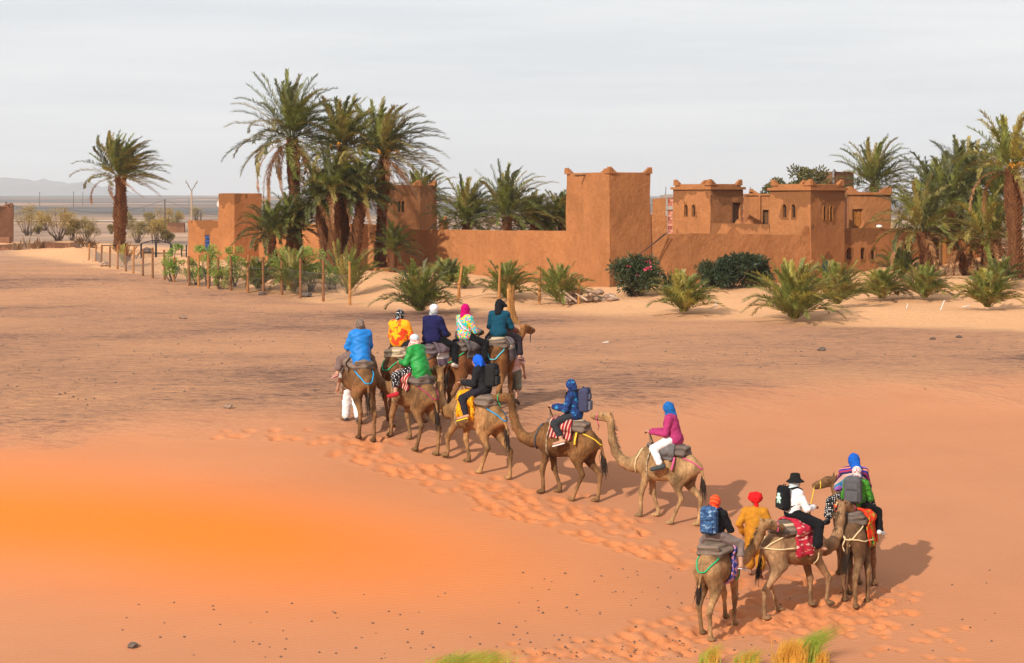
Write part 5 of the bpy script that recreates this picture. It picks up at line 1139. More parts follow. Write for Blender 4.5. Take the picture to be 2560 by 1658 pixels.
C_ = cloth
stripe_poncho = pattern('striped_poncho', 'stripe', [(.30, .03, .08), (.03, .03, .25), (.55, .20, .10), (.05, .02, .10), (.30, .12, .45), (.03, .20, .35), (.60, .35, .30), (.02, .02, .08)], 3.2, (1, .35, 1.25), (0, R(35), R(20)))
dotted = pattern('white_dots_on_black', 'dots', [(.75, .75, .75), (.012, .012, .015)], 26)
floral = pattern('bright_floral', 'cells', [(.02, .45, .45), (.80, .45, .02), (.75, .12, .02), (.03, .30, .55), (.65, .60, .04), (.10, .45, .12), (.70, .20, .35), (.02, .50, .60)], 26)
camo_blue = pattern('blue_camo', 'noise', [(.012, .025, .09), (.016, .04, .15), (.016, .045, .16), (.02, .26, .50)], 9)
camo_pack = pattern('blue_camo_pack', 'noise', [(.02, .04, .12), (.03, .08, .19), (.045, .11, .24), (.22, .32, .46)], 9, (1, 1, 2.2))
red_blanket = pattern('red_woven', 'noise', [(.36, .015, .03), (.42, .02, .05), (.40, .02, .04), (.62, .42, .36)], 7, (1, 1, 3.0))
red_border = pattern('red_embroidered', 'noise', [(.65, .03, .012), (.70, .04, .012), (.68, .04, .015), (.40, .24, .02), (.10, .25, .05)], 8)
maroon_cream = pattern('maroon_cream_weave', 'stripe', [(.32, .015, .03), (.32, .015, .03), (.62, .42, .30), (.30, .015, .03), (.10, .02, .03), (.60, .40, .32)], 7, (1, 0, .5), (0, R(25), 0))
diamonds = pattern('diamond_textile', 'check', [(.45, .22, .34), (.03, .06, .28)], 9, (1, 1, 1), (0, R(45), 0))
shag_yellow = simple('shaggy_yellow', (.80, .36, .012), .95, .25, 20)
grey_striped = pattern('grey_white_stripe', 'stripe', [(.15, .13, .13), (.15, .13, .14), (.14, .12, .12), (.55, .53, .50), (.15, .13, .13), (.14, .12, .13)], 1.6, (0, 0, 1), (0, R(90), 0))
purple_grey = pattern('purple_grey_stripe', 'stripe', [(.13, .09, .11), (.13, .09, .115), (.50, .46, .43), (.13, .095, .11)], 1.7, (0, 0, 1), (0, R(90), 0))
redcheck = pattern('red_white_check', 'cells', [(.60, .10, .10), (.75, .60, .58), (.70, .35, .32)], 40)
shawl_or = pattern('orange_red_shawl', 'noise', [(.75, .06, .015), (.85, .35, .01), (.78, .10, .015)], 3.5)
red_turb = pattern('orange_red_wrap', 'stripe', [(.70, .07, .02), (.60, .03, .015), (.72, .12, .03)], 14, (1, 1, 1), (0, R(50), 0))
capw = pattern('white_patterned', 'noise', [(.70, .66, .64), (.72, .70, .68), (.35, .12, .14), (.75, .72, .70)], 22)
BLACK = C_('black', (.010, .010, .012)); GREYP = C_('grey_pack', (.085, .085, .095)); WHITE = C_('white', (.74, .74, .76)); NAVY = C_('navy', (.014, .014, .065))

# ---- the group in the foreground
A = Camel(1797, 1576, 60, .96, (.33, .21, .115), (.30, .05, .12, -.12), yaw=-48, hraise=-.02, dark=.25, label='slim tan camel with green crupper rope beside the guide in ochre')
A.saddle('grey saddle pad with cream band, green rope and a diamond-patterned hanging cloth', 'taupe', 'green', diamonds, .98, (-.06, .16), ylim=(-9, 0)); A.halter(ROPE['pink'], False)
p = rider(A, 'rider in red headscarf and black top with blue camouflage backpack', sc=.95, lean=.03); p.top(BLACK, 1.0, name='top'); p.trousers(C_('grey_capri', (.20, .16, .15)), .72, .01); p.feet('flip', C_('sole_white', (.55, .50, .50))); p.headwear('scarf', red_turb, drape=[((-.06, 0, -.06), (-.06, -.02, -.15), .06, .05)])
p.backpack('blue camouflage backpack on the rider in the red headscarf', camo_pack, camo_pack, .16, .24, .10, NAVY)
x, y, z = ray(1888, 1447)
gd = Person((x, y, z), R(80), 'barefoot guide standing in ochre robe and red turban', standing(1.06, .14, (-.06, .33, 1.14), (.06, .26, .93), (-.02, .31, 1.12), (.10, .34, .86)), 1.06, SKIN2)
gd.trousers(C_('ochre_trousers', (.38, .155, .014)), .78, .035); gd.top(C_('ochre_robe', (.42, .18, .018)), .97, name='robe', puff=.02, fold=.009, skirt=[((0, 0, 1.2), (0, 0, .72), .17, .21)]); gd.headwear('turban', C_('red_turban', (.62, .012, .015)), drape=[((-.06, 0, 0), (-.07, -.03, -.10), .05, .045)])
B = Camel(1988, 1530, 32, 1.0, (.29, .19, .118), (.16, .38, .30, -.30), lift=(0, .10, 0, 0), yaw=4, hraise=.0, dark=.2, label='tan camel with red woven blanket in the middle of the front group')
B.saddle('saddle with red woven blanket and cream rope on the middle front camel', 'taupe', 'cream', red_blanket, 1.22, (-.25, .22), ylim=(-9, .35)); B.halter(ROPE['maroon'])
B.rope([(-.84, .05, 1.47), (-.92, .03, 1.25), (-.95, .0, .95)], ROPE['pink'], .014, 'hanging_rope'); B.rope([(-.88, .03, 1.45), (-.7, -.22, 1.40), (-.30, -.36, 1.42)], ROPE['cream'], .018, 'flank_rope')
p = rider(B, 'rider in white shirt and black bucket hat with black backpack', lean=.04, twist=-5, seat=(-.08, 0, 1.97)); p.top(WHITE, 1.0, name='shirt'); p.trousers(BLACK, .93, .03); p.headwear('bucket', C_('hat_black', (.012, .012, .012)), C_('pale_scarf', (.55, .64, .68)))
p.backpack('black backpack with a mint plush charm on the rider in the bucket hat', BLACK, C_('black_nylon', (.02, .02, .022)), .15, .22, .08, BLACK, simple('mint_plush', (.45, .72, .62), .9, .15, 20))
Cc = Camel(2146, 1488, 66, 1.0, (.15, .092, .055), (.26, .40, .05, -.25), yaw=12, hraise=-.28, dark=.45, label='dark brown camel with red tasselled blanket seen from behind at far right')
Cc.saddle('saddle with bright red embroidered tasselled blanket on the rightmost camel', 'grey', 'cream', red_border, 1.30, (-.42, .25), tassels=True); Cc.halter(ROPE['pink'])
Cc.rope([(-.84, .05, 1.47), (-.95, .12, 1.30), (-.92, .05, 1.12), (-.87, -.02, 1.32)], ROPE['cream'], .016, 'coiled_rope'); Cc.rope([(-.87, 0, 1.44), (-.65, -.24, 1.36), (-.2, -.38, 1.30)], ROPE['cream'], .017, 'flank_rope')
p = rider(Cc, 'rider in green jacket and patterned cap with grey backpack', lean=.05, sc=.95); p.top(pattern('green_camo', 'noise', [(.03, .16, .015), (.06, .28, .02), (.03, .12, .02), (.08, .32, .03)], 8), 1.0, puff=.012, hood=True); p.trousers(BLACK, .93); p.feet('shoe', C_('shoe_pale', (.55, .60, .62))); p.headwear('cap', capw, capw)
p.backpack('grey square backpack on the rider in the green jacket', GREYP, GREYP, .17, .25, .11, GREYP)
D2 = Camel(2130, 1468, 90, 1.03, (.155, .09, .05), (.25, -.1, .1, -.3), yaw=12, hyaw=85, hraise=-.12, dark=.4, label='brown camel turning its head left, mostly hidden behind the rightmost camel')
D2.saddle('saddle with patterned cloth under the rider in the striped poncho', 'taupe', 'yellow', pattern('ochre_spots', 'cells', [(.55, .42, .2), (.04, .03, .03), (.5, .06, .03)], 16), 1.45, (-.2, .3)); D2.halter(ROPE['yellow'], False)
p = rider(D2, 'tall rider in blue headscarf, pink visor and striped poncho', lean=.02, sc=1.05, ankle=(.22, .46, -.45)); p.top(stripe_poncho, .95, name='poncho', puff=.03, fold=.01, skirt=[((0, 0, .40), (-.02, 0, .06), .18, .24)]); p.trousers(dotted, .85, .015); p.feet('shoe', C_('shoe_dark', (.03, .03, .035)))
p.headwear('scarf', C_('royal_blue', (.010, .09, .42)), drape=[((-.05, 0, .03), (-.14, -.03, -.12), .10, .085), ((-.14, -.03, -.12), (-.20, -.08, -.30), .085, .05)])
h = p.J['hed']; mb = MB(); mb.box((h[0] + .17, h[1], h[2] + .045), (.065, .065, .008)); mb.build('visor', C_('hot_pink', (.75, .01, .20)), p.root)
a, b = D2.world(D2.muzzle), B.world((.40, .1, 1.95)); mb = MB(); mb.tube([tuple(lerp(a, b, t)[i] - (math.sin(t * PI) * .10 if i == 2 else 0) for i in range(3)) for t in np.linspace(0.02, 1, 9)], .014, 6)
tag(mb.build('lead_rope', ROPE['yellow'], None, True), 'yellow lead rope running from the turned camel head to the red woven saddle', 'rope')

# ---- the file walking left
D = Camel(1662, 1303, 163, .98, (.36, .245, .14), (.16, -.20, .44, -.14), yaw=2, hraise=.24, dark=.5, hpitch=.06, label='pale tan camel carrying the rider in the fuchsia jacket')
D.saddle('grey saddle pad with pink rope under the rider in the fuchsia jacket', 'grey', 'pink', C_('grey_felt', (.13, .12, .12), .3), 1.52, (-.30, .10)); D.halter(ROPE['pink'])
D.rope([(.50, .10, 1.72), (.66, .24, 1.45), (.68, .10, 1.15), (.66, -.1, 1.15)], ROPE['cream'], .02, 'breast_strap'); D.rope([(-.3, .30, 1.65), (-.28, .36, 1.50), (-.24, .36, 1.34)], ROPE['pink'], .025, 'hanging_rope')
p = rider(D, 'rider in fuchsia jacket, white trousers and blue headscarf', sc=1.0, lean=.10, hands=(.50, .10, .22), ankle=(.20, .43, -.46)); p.top(C_('fuchsia', (.34, .035, .13)), 1.0, low=.12, puff=.012, hood=True); p.trousers(WHITE, .88); p.feet('shoe', C_('shoe_slate', (.05, .06, .065)))
p.headwear('scarf', C_('bright_blue', (.012, .11, .36)), drape=[((-.08, 0, -.03), (-.14, 0, -.17), .075, .06)])
E = Camel(1412, 1243, 164, 1.0, (.17, .092, .042), (.10, -.24, .40, -.12), yaw=-4, hraise=.08, dark=.45, hpitch=.06, label='dark brown camel carrying the rider in the blue camouflage jacket')
E.saddle('grey saddle roll with maroon and cream woven blanket and yellow rope', 'taupe', 'yellow', maroon_cream, 1.42, (-.25, .30)); E.halter(ROPE['green'])
E.rope([(.50, .10, 1.72), (.68, .22, 1.42), (.68, .10, 1.12), (.66, -.1, 1.12)], ROPE['dark'], .02, 'breast_strap'); E.rope([(-.36, .28, 1.66), (-.34, .36, 1.50), (-.33, .36, 1.38)], ROPE['yellow'], .026, 'hanging_rope')
p = rider(E, 'rider in blue camouflage hooded jacket and dark trousers', lean=.06, ankle=(.16, .44, -.46), hands=(.46, .10, .25)); p.top(camo_blue, 1.0, low=.08, puff=.012); p.trousers(C_('charcoal', (.03, .033, .04)), .80); p.feet('flip', WHITE); p.headwear('scarf', camo_blue)
p.backpack('navy and grey backpack on the rider in the blue camouflage jacket', C_('navy_grey', (.045, .05, .10)), C_('steel_grey', (.12, .13, .17)), .16, .25, .12, BLACK)
Fc = Camel(1188, 1172, 146, 1.0, (.33, .20, .098), (.34, -.10, .38, -.26), lift=(.06, 0, 0, 0), yaw=-25, hraise=.05, dark=.25, label='tan camel with shaggy yellow blanket in the middle of the file')
Fc.saddle('grey bundled saddle with shaggy orange-yellow blanket and blue rope', 'taupe', 'blue', shag_yellow, 1.28, (-.18, .30), shag=True); Fc.halter(ROPE['green'])
p = rider(Fc, 'rider in black jacket and ragged blue headscarf with black backpack', lean=.10, twist=14, ankle=(.24, .44, -.48), hands=(.46, .12, .22)); p.top(C_('black_jacket', (.016, .017, .02)), 1.0, low=.06, puff=.015); p.trousers(C_('black_trousers', (.022, .02, .03)), .90); p.feet('flip', C_('sole_yellow', (.70, .60, .03)))
p.headwear('scarf', C_('cobalt', (.012, .10, .60)), drape=[((-.09, 0, -.02), (-.15, -.05, -.09), .06, .04), ((-.09, .03, .02), (-.13, .09, -.08), .05, .035)])
p.backpack('bulging black backpack on the rider in the black jacket', C_('black_pack', (.018, .019, .02)), C_('black_pocket', (.03, .033, .033)), .17, .24, .13, BLACK)
G = Camel(1030, 1114, 134, 1.0, (.235, .142, .072), (.22, -.14, .30, -.12), yaw=32, hraise=.02, dark=.2, label='brown camel carrying the rider in the green robe')
G.saddle('maroon striped saddle blanket under the rider in the green robe', 'grey', 'maroon', maroon_cream, 1.42, (-.25, .32)); G.halter(ROPE['green'])
gr_ = simple('green_satin', (.006, .23, .035), .55, .3, 6, .3, 30, .4)
p = rider(G, 'rider in flowing green robe with red checked headscarf', lean=.08, twist=10, ankle=(.30, .45, -.50)); p.trousers(dotted, .72, .03); p.feet('shoe', C_('shoe_red', (.35, .02, .03)))
p.top(gr_, .97, name='robe', puff=.03, fold=.012, skirt=[((-.02, 0, .38), (-.06, 0, -.02), .17, .24), ((-.10, .08, .1), (-.20, .18, -.40), .16, .06), ((-.08, -.1, .1), (-.15, -.28, -.22), .15, .06)]); p.headwear('beanie', C_('cap_pale', (.45, .55, .62)), redcheck, drape=[((-.05, 0, -.08), (-.08, -.02, -.2), .09, .08), ((0, .06, -.08), (.05, .08, -.16), .08, .06)])
Hc = Camel(894, 1073, 112, 1.0, (.20, .112, .055), (.25, -.12, .02, -.20), yaw=-20, hraise=-.2, dark=.35, label='brown camel carrying the rider in the sky blue robe, leftmost of all')
Hc.saddle('brown saddle pad with blue rope under the rider in the sky blue robe', 'taupe', 'blue', C_('taupe_blanket', (.17, .125, .10), .3), 1.50, (-.2, .42)); Hc.halter(ROPE['green'], False)
sb = simple('sky_blue_satin', (.005, .17, .55), .6, .18, 5, .3, 30, .35)
p = rider(Hc, 'rider in sky blue robe and brown headwrap', lean=.02, ankle=(.32, .46, -.42)); p.trousers(C_('brown_trousers', (.16, .11, .10)), .8, .02); p.feet('flip', C_('sole_pink', (.6, .35, .38)))
p.top(sb, .95, name='robe', puff=.03, fold=.011, skirt=[((0, 0, .38), (-.02, 0, .10), .17, .20), ((-.02, 0, .12), (-.10, 0, -.16), .20, .25), ((.05, .1, .08), (.28, .30, -.10), .14, .08)]); p.headwear('scarf', pattern('brown_wrap', 'noise', [(.10, .07, .055), (.20, .15, .12), (.08, .06, .05)], 12), drape=[((-.05, -.06, -.04), (-.06, -.10, -.07), .04, .025)])
x, y, z = ray(880, 1058)
w1 = Person((x, y, z), R(112), 'person in white trousers walking ahead of the leftmost camel', standing(1.0, .2, (-.03, .33, 1.12), (.04, .36, .88)), 1.0); w1.top(C_('pale_grey_shirt', (.4, .4, .42)), .35, name='shirt'); w1.trousers(WHITE, .88, .03); w1.feet('shoe', C_('shoe_grey', (.08, .085, .1))); w1.headwear('cap', BLACK)

# ---- the second file, farther off, walking right
I = Camel(1008, 1046, 62, .98, (.215, .105, .052), (.2, -.1, .15, -.2), yaw=-20, dark=.3, label='reddish brown camel under the rider in the orange shawl, behind the green robe')
I.saddle('cream saddle pad with green rope under the rider in the orange shawl', 'cream', 'green', C_('brown_felt', (.17, .11, .08)), 1.5, (-.3, .2)); I.halter(ROPE['dark'], False)
p = rider(I, 'rider in orange and red shawl and dotted black headscarf', sc=.98); p.top(shawl_or, 1.0, name='shawl', puff=.03, fold=.01); p.trousers(C_('dark_trousers', (.03, .03, .04)), .9); p.feet('shoe', BLACK); p.headwear('scarf', dotted, drape=[((-.09, 0, -.05), (-.13, .02, -.26), .06, .04)])
Jc = Camel(1092, 1036, 58, .98, (.24, .105, .045), (.2, -.1, .1, -.2), yaw=-15, dark=.15, label='reddish camel under the rider in navy')
Jc.saddle('purple grey striped blanket saddle under the rider in navy', 'purple', 'dark', purple_grey, 1.30, (-.40, .25)); Jc.halter(ROPE['dark'], False)
p = rider(Jc, 'broad rider in navy jacket and white cap', sc=1.05, lean=.06); p.top(NAVY, 1.0, low=.05, puff=.01); p.trousers(BLACK, .93); p.feet('shoe', C_('shoe_cream', (.5, .42, .36))); p.headwear('beanie', WHITE, pattern('grey_bandana', 'noise', [(.12, .14, .18), (.4, .42, .45), (.10, .12, .15)], 18))
Kc = Camel(1172, 1028, 54, .98, (.185, .082, .038), (.2, -.1, .1, -.2), yaw=-18, dark=.15, label='dark reddish camel under the rider in the floral shirt')
Kc.saddle('dark grey felt saddle with green rope under the rider in the floral shirt', 'grey', 'green', C_('dark_felt', (.10, .085, .085), .3), 1.45, (-.45, .25)); Kc.halter(ROPE['pink'])
p = rider(Kc, 'rider in bright floral shirt and magenta headscarf', sc=.98, twist=-8); p.top(floral, 1.0, low=.06, name='shirt', puff=.01); p.trousers(BLACK, .92); p.feet('shoe', BLACK); p.headwear('scarf', C_('magenta', (.42, .004, .12)), drape=[((-.04, 0, -.05), (-.09, 0, -.18), .085, .085), ((.03, -.09, -.12), (.10, -.22, -.45), .05, .045)])
c = p.J['che']; mb = MB(); mb.tube([(c[0] - .02, .15, c[2] + .16), (c[0] - .175, .05, c[2] + .05), (c[0] - .17, -.12, c[2] - .13), (c[0] - .05, -.21, c[2] - .22)], .018, 6); mb.build('bag_strap', WHITE, p.root)
Lc = Camel(1252, 1018, 76, 1.0, (.26, .125, .052), (.22, -.05, .1, -.2), yaw=-25, hraise=-.15, dark=.1, label='red brown camel at the head of the far file, under the rider in teal')
Lc.saddle('grey blanket saddle with a white stripe under the rider in teal', 'taupe', 'cyan', grey_striped, 1.25, (-.30, .22)); Lc.halter(ROPE['dark'])
p = rider(Lc, 'rider in teal sweater and black headscarf', sc=1.02, twist=-4); p.top(C_('teal', (.008, .058, .10)), 1.0, low=.05, name='sweater'); p.trousers(C_('plum_trousers', (.028, .022, .028)), .88, .015); p.feet('flip', C_('sole_mauve', (.3, .2, .22))); p.headwear('scarf', C_('black_scarf', (.012, .012, .014)), drape=[((-.06, 0, -.05), (-.10, 0, -.17), .09, .095), ((.02, -.07, .03), (.04, -.14, -.01), .05, .035)])
x, y, z = ray(1286, 1012)
w2 = Person((x, y, z), R(75), 'person in pale pink shirt and khaki shorts walking beyond the far file', standing(.93, .15, (-.02, .28, 1.12), (.02, .30, .88), (-.05, .28, 1.12), (.03, .30, .86)), .93); w2.top(C_('pale_pink', (.68, .46, .44)), .32, name='shirt'); w2.trousers(C_('khaki_shorts', (.17, .17, .13)), .52, .03, 'shorts'); w2.feet('shoe', C_('shoe_brown', (.12, .08, .06))); w2.headwear('cap', C_('cap_khaki', (.20, .16, .11)))
# ------------------------------------------------------------------ fences, gate, poles
POST = [simple('post_wood_%d' % i, c, .85, .35, 7, .5, 18) for i, c in enumerate(((.36, .16, .05), (.30, .12, .04), (.20, .085, .035)))]
WIRE = simple('galvanised_wire', (.25, .24, .23), .5, .2, 5, metal=.5)
fence = empty('wire_fence', (0, 0, 0), 0, 'fence of rough wooden stakes strung with hexagonal wire mesh along the garden', 'fence')
fposts = [(222, 651, 42), (239, 654, 40), (253, 664, 52), (274, 669, 53), (294, 673, 61), (315, 679, 57), (333, 684, 69), (357, 690, 67), (382, 696, 77), (412, 700, 75), (435, 705, 61), (473, 715, 75), (497, 717, 79), (521, 722, 86), (545, 723, 80), (578, 727, 86), (619, 732, 94), (659, 735, 93), (705, 738, 100), (751, 746, 100), (808, 754, 104), (875, 763, 109)]
tops = []
for i, (px, py, hp_) in enumerate(fposts):
    x, y, z = ray(px, py); h_ = hp_ * y / F; mb = MB(); lx = random.uniform(-.05, .05); mb.tube([(x, y, z - .3), (x + lx * .5, y, z + h_ * .5), (x + lx, y, z + h_)], [.075, .07, .065], 8); mb.build('post', POST[i % 3 if random.random() > .3 else 2], fence, False); tops.append((x, y, z, h_))
mw = MB()
for i in range(len(tops) - 1):
    a, b = tops[i], tops[i + 1]
    for fr in (.12, .40, .68): mw.tube([(a[0], a[1] - .06, a[2] + a[3] * fr), ((a[0] + b[0]) / 2, (a[1] + b[1]) / 2 - .06, (a[2] + b[2]) / 2 + (a[3] + b[3]) / 2 * fr - .03), (b[0], b[1] - .06, b[2] + b[3] * fr)], .007, 3, False)
    L = math.dist(a[:2], b[:2]); nn = max(4, int(L / .16))
    for k in range(nn):
        for sg in (1, -1):
            t0 = k / nn; t1 = min(1, max(0, t0 + sg * .62 / L)); p = lerp(a[:3], b[:3], t0); q = lerp(a[:3], b[:3], t1); ha = a[3]; s1 = abs(t1 - t0) / (.62 / L)
            mw.tube([(p[0], p[1] - .06, p[2] + .12 * ha), (q[0], q[1] - .06, q[2] + (.12 + .56 * s1) * ha)], .0035, 3, False)
tag(mw.build('wire_mesh', WIRE, fence), kind='stuff')
for (px, py, hp_, ln, lb) in ((1247, 758, 102, .06, 'wooden stake beside the young palm, left of three loose stakes'), (1348, 762, 92, .02, 'thin wooden stake standing alone between two young palms'), (1447, 760, 62, .0, 'short stake in front of the rubble heap'), (1143, 750, 88, .25, 'leaning stake near the large bushy young palm'), (1150, 745, 40, -.1, 'short broken stake at the foot of the leaning one')):
    x, y, z = ray(px, py); h_ = hp_ * y / F; mb = MB(); mb.tube([(x, y, z - .3), (x + ln * .5, y, z + h_ * .5), (x + ln, y, z + h_)], [.07, .066, .06], 8); tag(mb.build('wooden_stake', POST[0]), lb, 'stake')
# arched iron gate and its wing
gt = empty('iron_gate', (0, 0, 0), 0, 'dark iron gate with arched top bar behind the fence', 'gate')
Yg = 140.0; gz = h1(PX(390, Yg), Yg)
def gpt(px, py): return (PX(px, Yg), Yg, PZ(py, Yg))
for px, pt in ((353, 609), (390, 604), (427, 610), (430, 610)): mb = MB(); mb.tube([(PX(px, Yg), Yg, gz - .3), gpt(px, pt)], .07 if px != 390 else .08, 6); mb.build('post', IRON, gt)
mb = MB(); mb.tube([gpt(353 + 74 * t, 610 - 9 * math.sin(PI * t)) for t in np.linspace(0, 1, 13)], .04, 5); mb.build('arch', IRON, gt)
for pyb in (633, 657, 661): mb = MB(); mb.tube([gpt(355, pyb), gpt(427, pyb)], .035, 5); mb.build('rail', IRON, gt)
mb = MB()
for px in np.arange(358, 427, 3.2): mb.tube([gpt(px, 634), gpt(px, 657)], .014, 3)
tag(mb.build('mesh_bars', IRON, gt), kind='stuff')
mb = MB(); mb.tube([gpt(253, 614), gpt(353, 613)], .035, 5); mb.build('top_rail', IRON, gt); mb = MB(); mb.tube([gpt(351, 630), gpt(334, 655)], .035, 5); mb.build('brace', IRON, gt)
g2 = empty('iron_fence_panel', (0, 0, 0), 0, 'dark iron fence panel against the mud house corner', 'fence'); Yg = 136
for px in (454, 466): mb = MB(); mb.tube([(PX(px, Yg), Yg, h1(PX(px, Yg), Yg) - .2), gpt(px, 612)], .05, 6); mb.build('post', IRON, g2)
for pyb in (626, 640, 656): mb = MB(); mb.tube([gpt(454, pyb), gpt(467, pyb)], .03, 5); mb.build('rail', IRON, g2)
# low plastered terrace wall at the left
tw = empty('low_wall', (0, 0, 0), 0, 'low crumbling mud wall holding a sand terrace at left', 'wall')
pts_ = [(-60, 622), (0, 616), (60, 620), (115, 628), (178, 632)]; w3 = [Vector((*XZ(p[0], 0, 172)[:1], 172 - i * 3.2)) for i, p in enumerate(pts_)]
for i in range(len(pts_) - 1):
    a, b = Vector((PX(pts_[i][0], 172 - 3 * i), 172 - 3 * i)), Vector((PX(pts_[i + 1][0], 169 - 3 * i), 169 - 3 * i)); za, zb = max(PZ(pts_[i][1], a.y), h1(a.x, a.y) + .5), max(PZ(pts_[i + 1][1], b.y), h1(b.x, b.y) + .5); wallstrip('wall_run', a, b, min(za, zb) - 1.6, za, zb, .45, ADOBE_R, tw, wob=.06, step=.8)
a, b, c = Vector((PX(176, 159), 159)), Vector((PX(204, 151), 151)), Vector((PX(221, 151.5), 151.5)); wallstrip('wall_run', a, b, -.3, max(PZ(630, 159), h1(a.x, a.y) + .5), PZ(634, 151), .45, ADOBE_R, tw, wob=.06)
prism('end_pier', [b + Vector((.02, -.05)), c, c + Vector((-.3, 1.2)), b + Vector((-.3, 1.2))], -.3, PZ(633, 151), ADOBE_R, tw, solid=True, step=.4)
# round planter at the leaning palm
pl = MB(); x, y = PX(950, 114), 114.0; z = h1(x, y); N = 22; v = []
for r_, zz_ in ((1.45, -.2), (1.45, .33), (1.2, .36), (1.2, -.2)): v += [(x + r_ * math.cos(2 * PI * k / N), y + r_ * math.sin(2 * PI * k / N), z + zz_) for k in range(N)]
pl.add(v, [(i * N + k, i * N + (k + 1) % N, (i + 1) * N + (k + 1) % N, (i + 1) * N + k) for i in range(3) for k in range(N)]); tag(pl.build('planter_ring', ADOBE), 'low round mud planter at the foot of the leaning palm', 'planter')
# utility poles and wires
PM = simple('pole_wood', (.11, .08, .065), .9, .3, 4)
def pole(px, pyb, pyt, label, Y=None, arms=None, r_=.11, mat=None):
    if Y is None: x, y, z = ray(px, pyb)
    else: x, y = PX(px, Y), Y; z = h1(x, y)
    top = PZ(pyt, y); root = empty('utility_pole', (x, y, z), 0, label, 'utility pole'); mb = MB(); mb.tube([(0, 0, -.4), (0, 0, top - z)], [r_ * 1.15, r_ * .8], 8); mb.build('pole', mat or PM, root)
    if arms == 'Y':
        for sg in (-1, 1):
            mb = MB(); mb.tube([(0, 0, top - z), (sg * .75, 0, top - z + 1.3)], .05, 5); mb.build('crossarm', PM, root)
            for k in (0.45, .85): mb = MB(); mb.tube([(sg * (k * .75 + .12), 0, top - z + 1.3 * k + .45), (sg * (k * .75 + .14), 0, top - z + 1.3 * k - .05)], .05, 6); mb.build('insulator', CONC, root)
    elif arms: mb = MB(); mb.tube([(-arms, 0, top - z - .3), (arms, 0, top - z - .3)], .05, 5); mb.build('crossarm', PM, root)
    return (x, y, top)
p1 = pole(412, 581, 499, 'dark wooden utility pole beside the ruined wall stub'); p0 = pole(162, 560, 521, 'short wooden pole behind the widest tamarisk', Y=270)
p2 = pole(479, 0, 478, 'tall pale pole with forked insulator arms above the mud house', Y=260, arms='Y', r_=.14, mat=simple('pale_pole', (.34, .25, .18), .9, .2)); p3 = pole(502, 0, 532, 'stub of a pole just above the mud house roof', Y=235)
p4 = pole(15, 0, 505, 'thin pole on the roof of the left-edge house', Y=215)
for i, (px, pt, pb, Yq, lb) in enumerate(((99, 480, 496, 1000, 'far pole on the grey ridge, leftmost of the far ones'), (184, 479, 500, 900, 'far pole nearest the lone palm on its left'), (207, 481, 494, 1200, 'faintest far pole left of the lone palm'), (139, 520, 531, 520, 'small roadside pole on the pale track'), (360, 520, 536, 500, 'small roadside pole right of the lone palm'), (472, 488, 503, 1000, 'far pole on the ridge left of the forked pole'), (437, 536, 545, 430, 'little road sign post on the pale track'))): pole(px, pb, pt, lb, Y=Yq, arms=.6 if i < 3 else None, r_=.16 if i < 3 else .09)
def wire(a, b, sag, label):
    mb = MB(); a, b = Vector(a), Vector(b); mb.tube([a.lerp(b, t) - Vector((0, 0, sag * 4 * t * (1 - t))) for t in np.linspace(0, 1, 15)], .022, 3, False); tag(mb.build('overhead_wire', IRON), label, 'wire')
wire(p1, p0, 1.2, 'sagging overhead wire running left from the dark utility pole'); wire(p1, (PX(560, 150), 170, PZ(548, 170)), .6, 'overhead wire falling right from the dark pole towards the mud house'); wire(p0, p4, .8, 'overhead wire from the short pole to the left-edge house')
wire((PX(1290, 170), 170, PZ(520, 170)), (PX(1420, 180), 180, PZ(512, 180)), .4, 'thin overhead wire beside the tower above the inner palms')
# pale track across the far plain
tx = np.linspace(-260, 120, 120); tv = []; tf = []
for i, X_ in enumerate(tx):
    Y_ = 420 + 12 * math.sin(X_ / 60); 
    for dy in (-7, 7): tv.append((X_, Y_ + dy, h1(X_, Y_ + dy) + .12))
for i in range(len(tx) - 1): tf.append((2 * i, 2 * i + 2, 2 * i + 3, 2 * i + 1))
tag(mesh('track', tv, tf, simple('track_dust', (.52, .40, .31), .95, .15, .05)), 'pale dusty track crossing the far plain', kind='structure')

# ------------------------------------------------------------------ mountains
def ridge(name, Y0, prof, col, label, depth=1500):
    prof = sorted(prof); xs = np.linspace(prof[0][0], prof[-1][0], 220); hy = np.interp(xs, [p[0] for p in prof], [p[1] for p in prof]); rows = 7; V = []; Fc = []
    rr = np.random.RandomState(4); jag = vnoise(xs / 9.0, xs * 0 + Y0 * .01) * 1.6 + vnoise(xs / 3.0, xs * 0 + 3) * .7
    for r_ in range(rows):
        t = r_ / (rows - 1); yy = Y0 - depth * (1 - t) ; 
        for i, px in enumerate(xs):
            zt = PZ(hy[i] - jag[i] * (1 if hy[i] < 497 else .2), Y0); X_ = PX(px, Y0); gul = vnoise(px / 6.0, t * 3.0) * .25 * (1 - t); V.append((X_, yy, -12 + (zt + 12) * max(0, t ** 1.2 + gul * t)))
    n = len(xs)
    for r_ in range(rows - 1):
        for i in range(n - 1): a = r_ * n + i; Fc.append((a, a + 1, a + 1 + n, a + n))
    b = len(V)
    for i in range(n): V.append((V[(rows - 1) * n + i][0], Y0 + 900, -12))
    for i in range(n - 1): a = (rows - 1) * n + i; Fc.append((a, a + 1, b + i + 1, b + i))
    tag(mesh(name, V, Fc, simple('mountain_rock_' + name, col, .95, .2, .004), None, True), label, kind='structure')
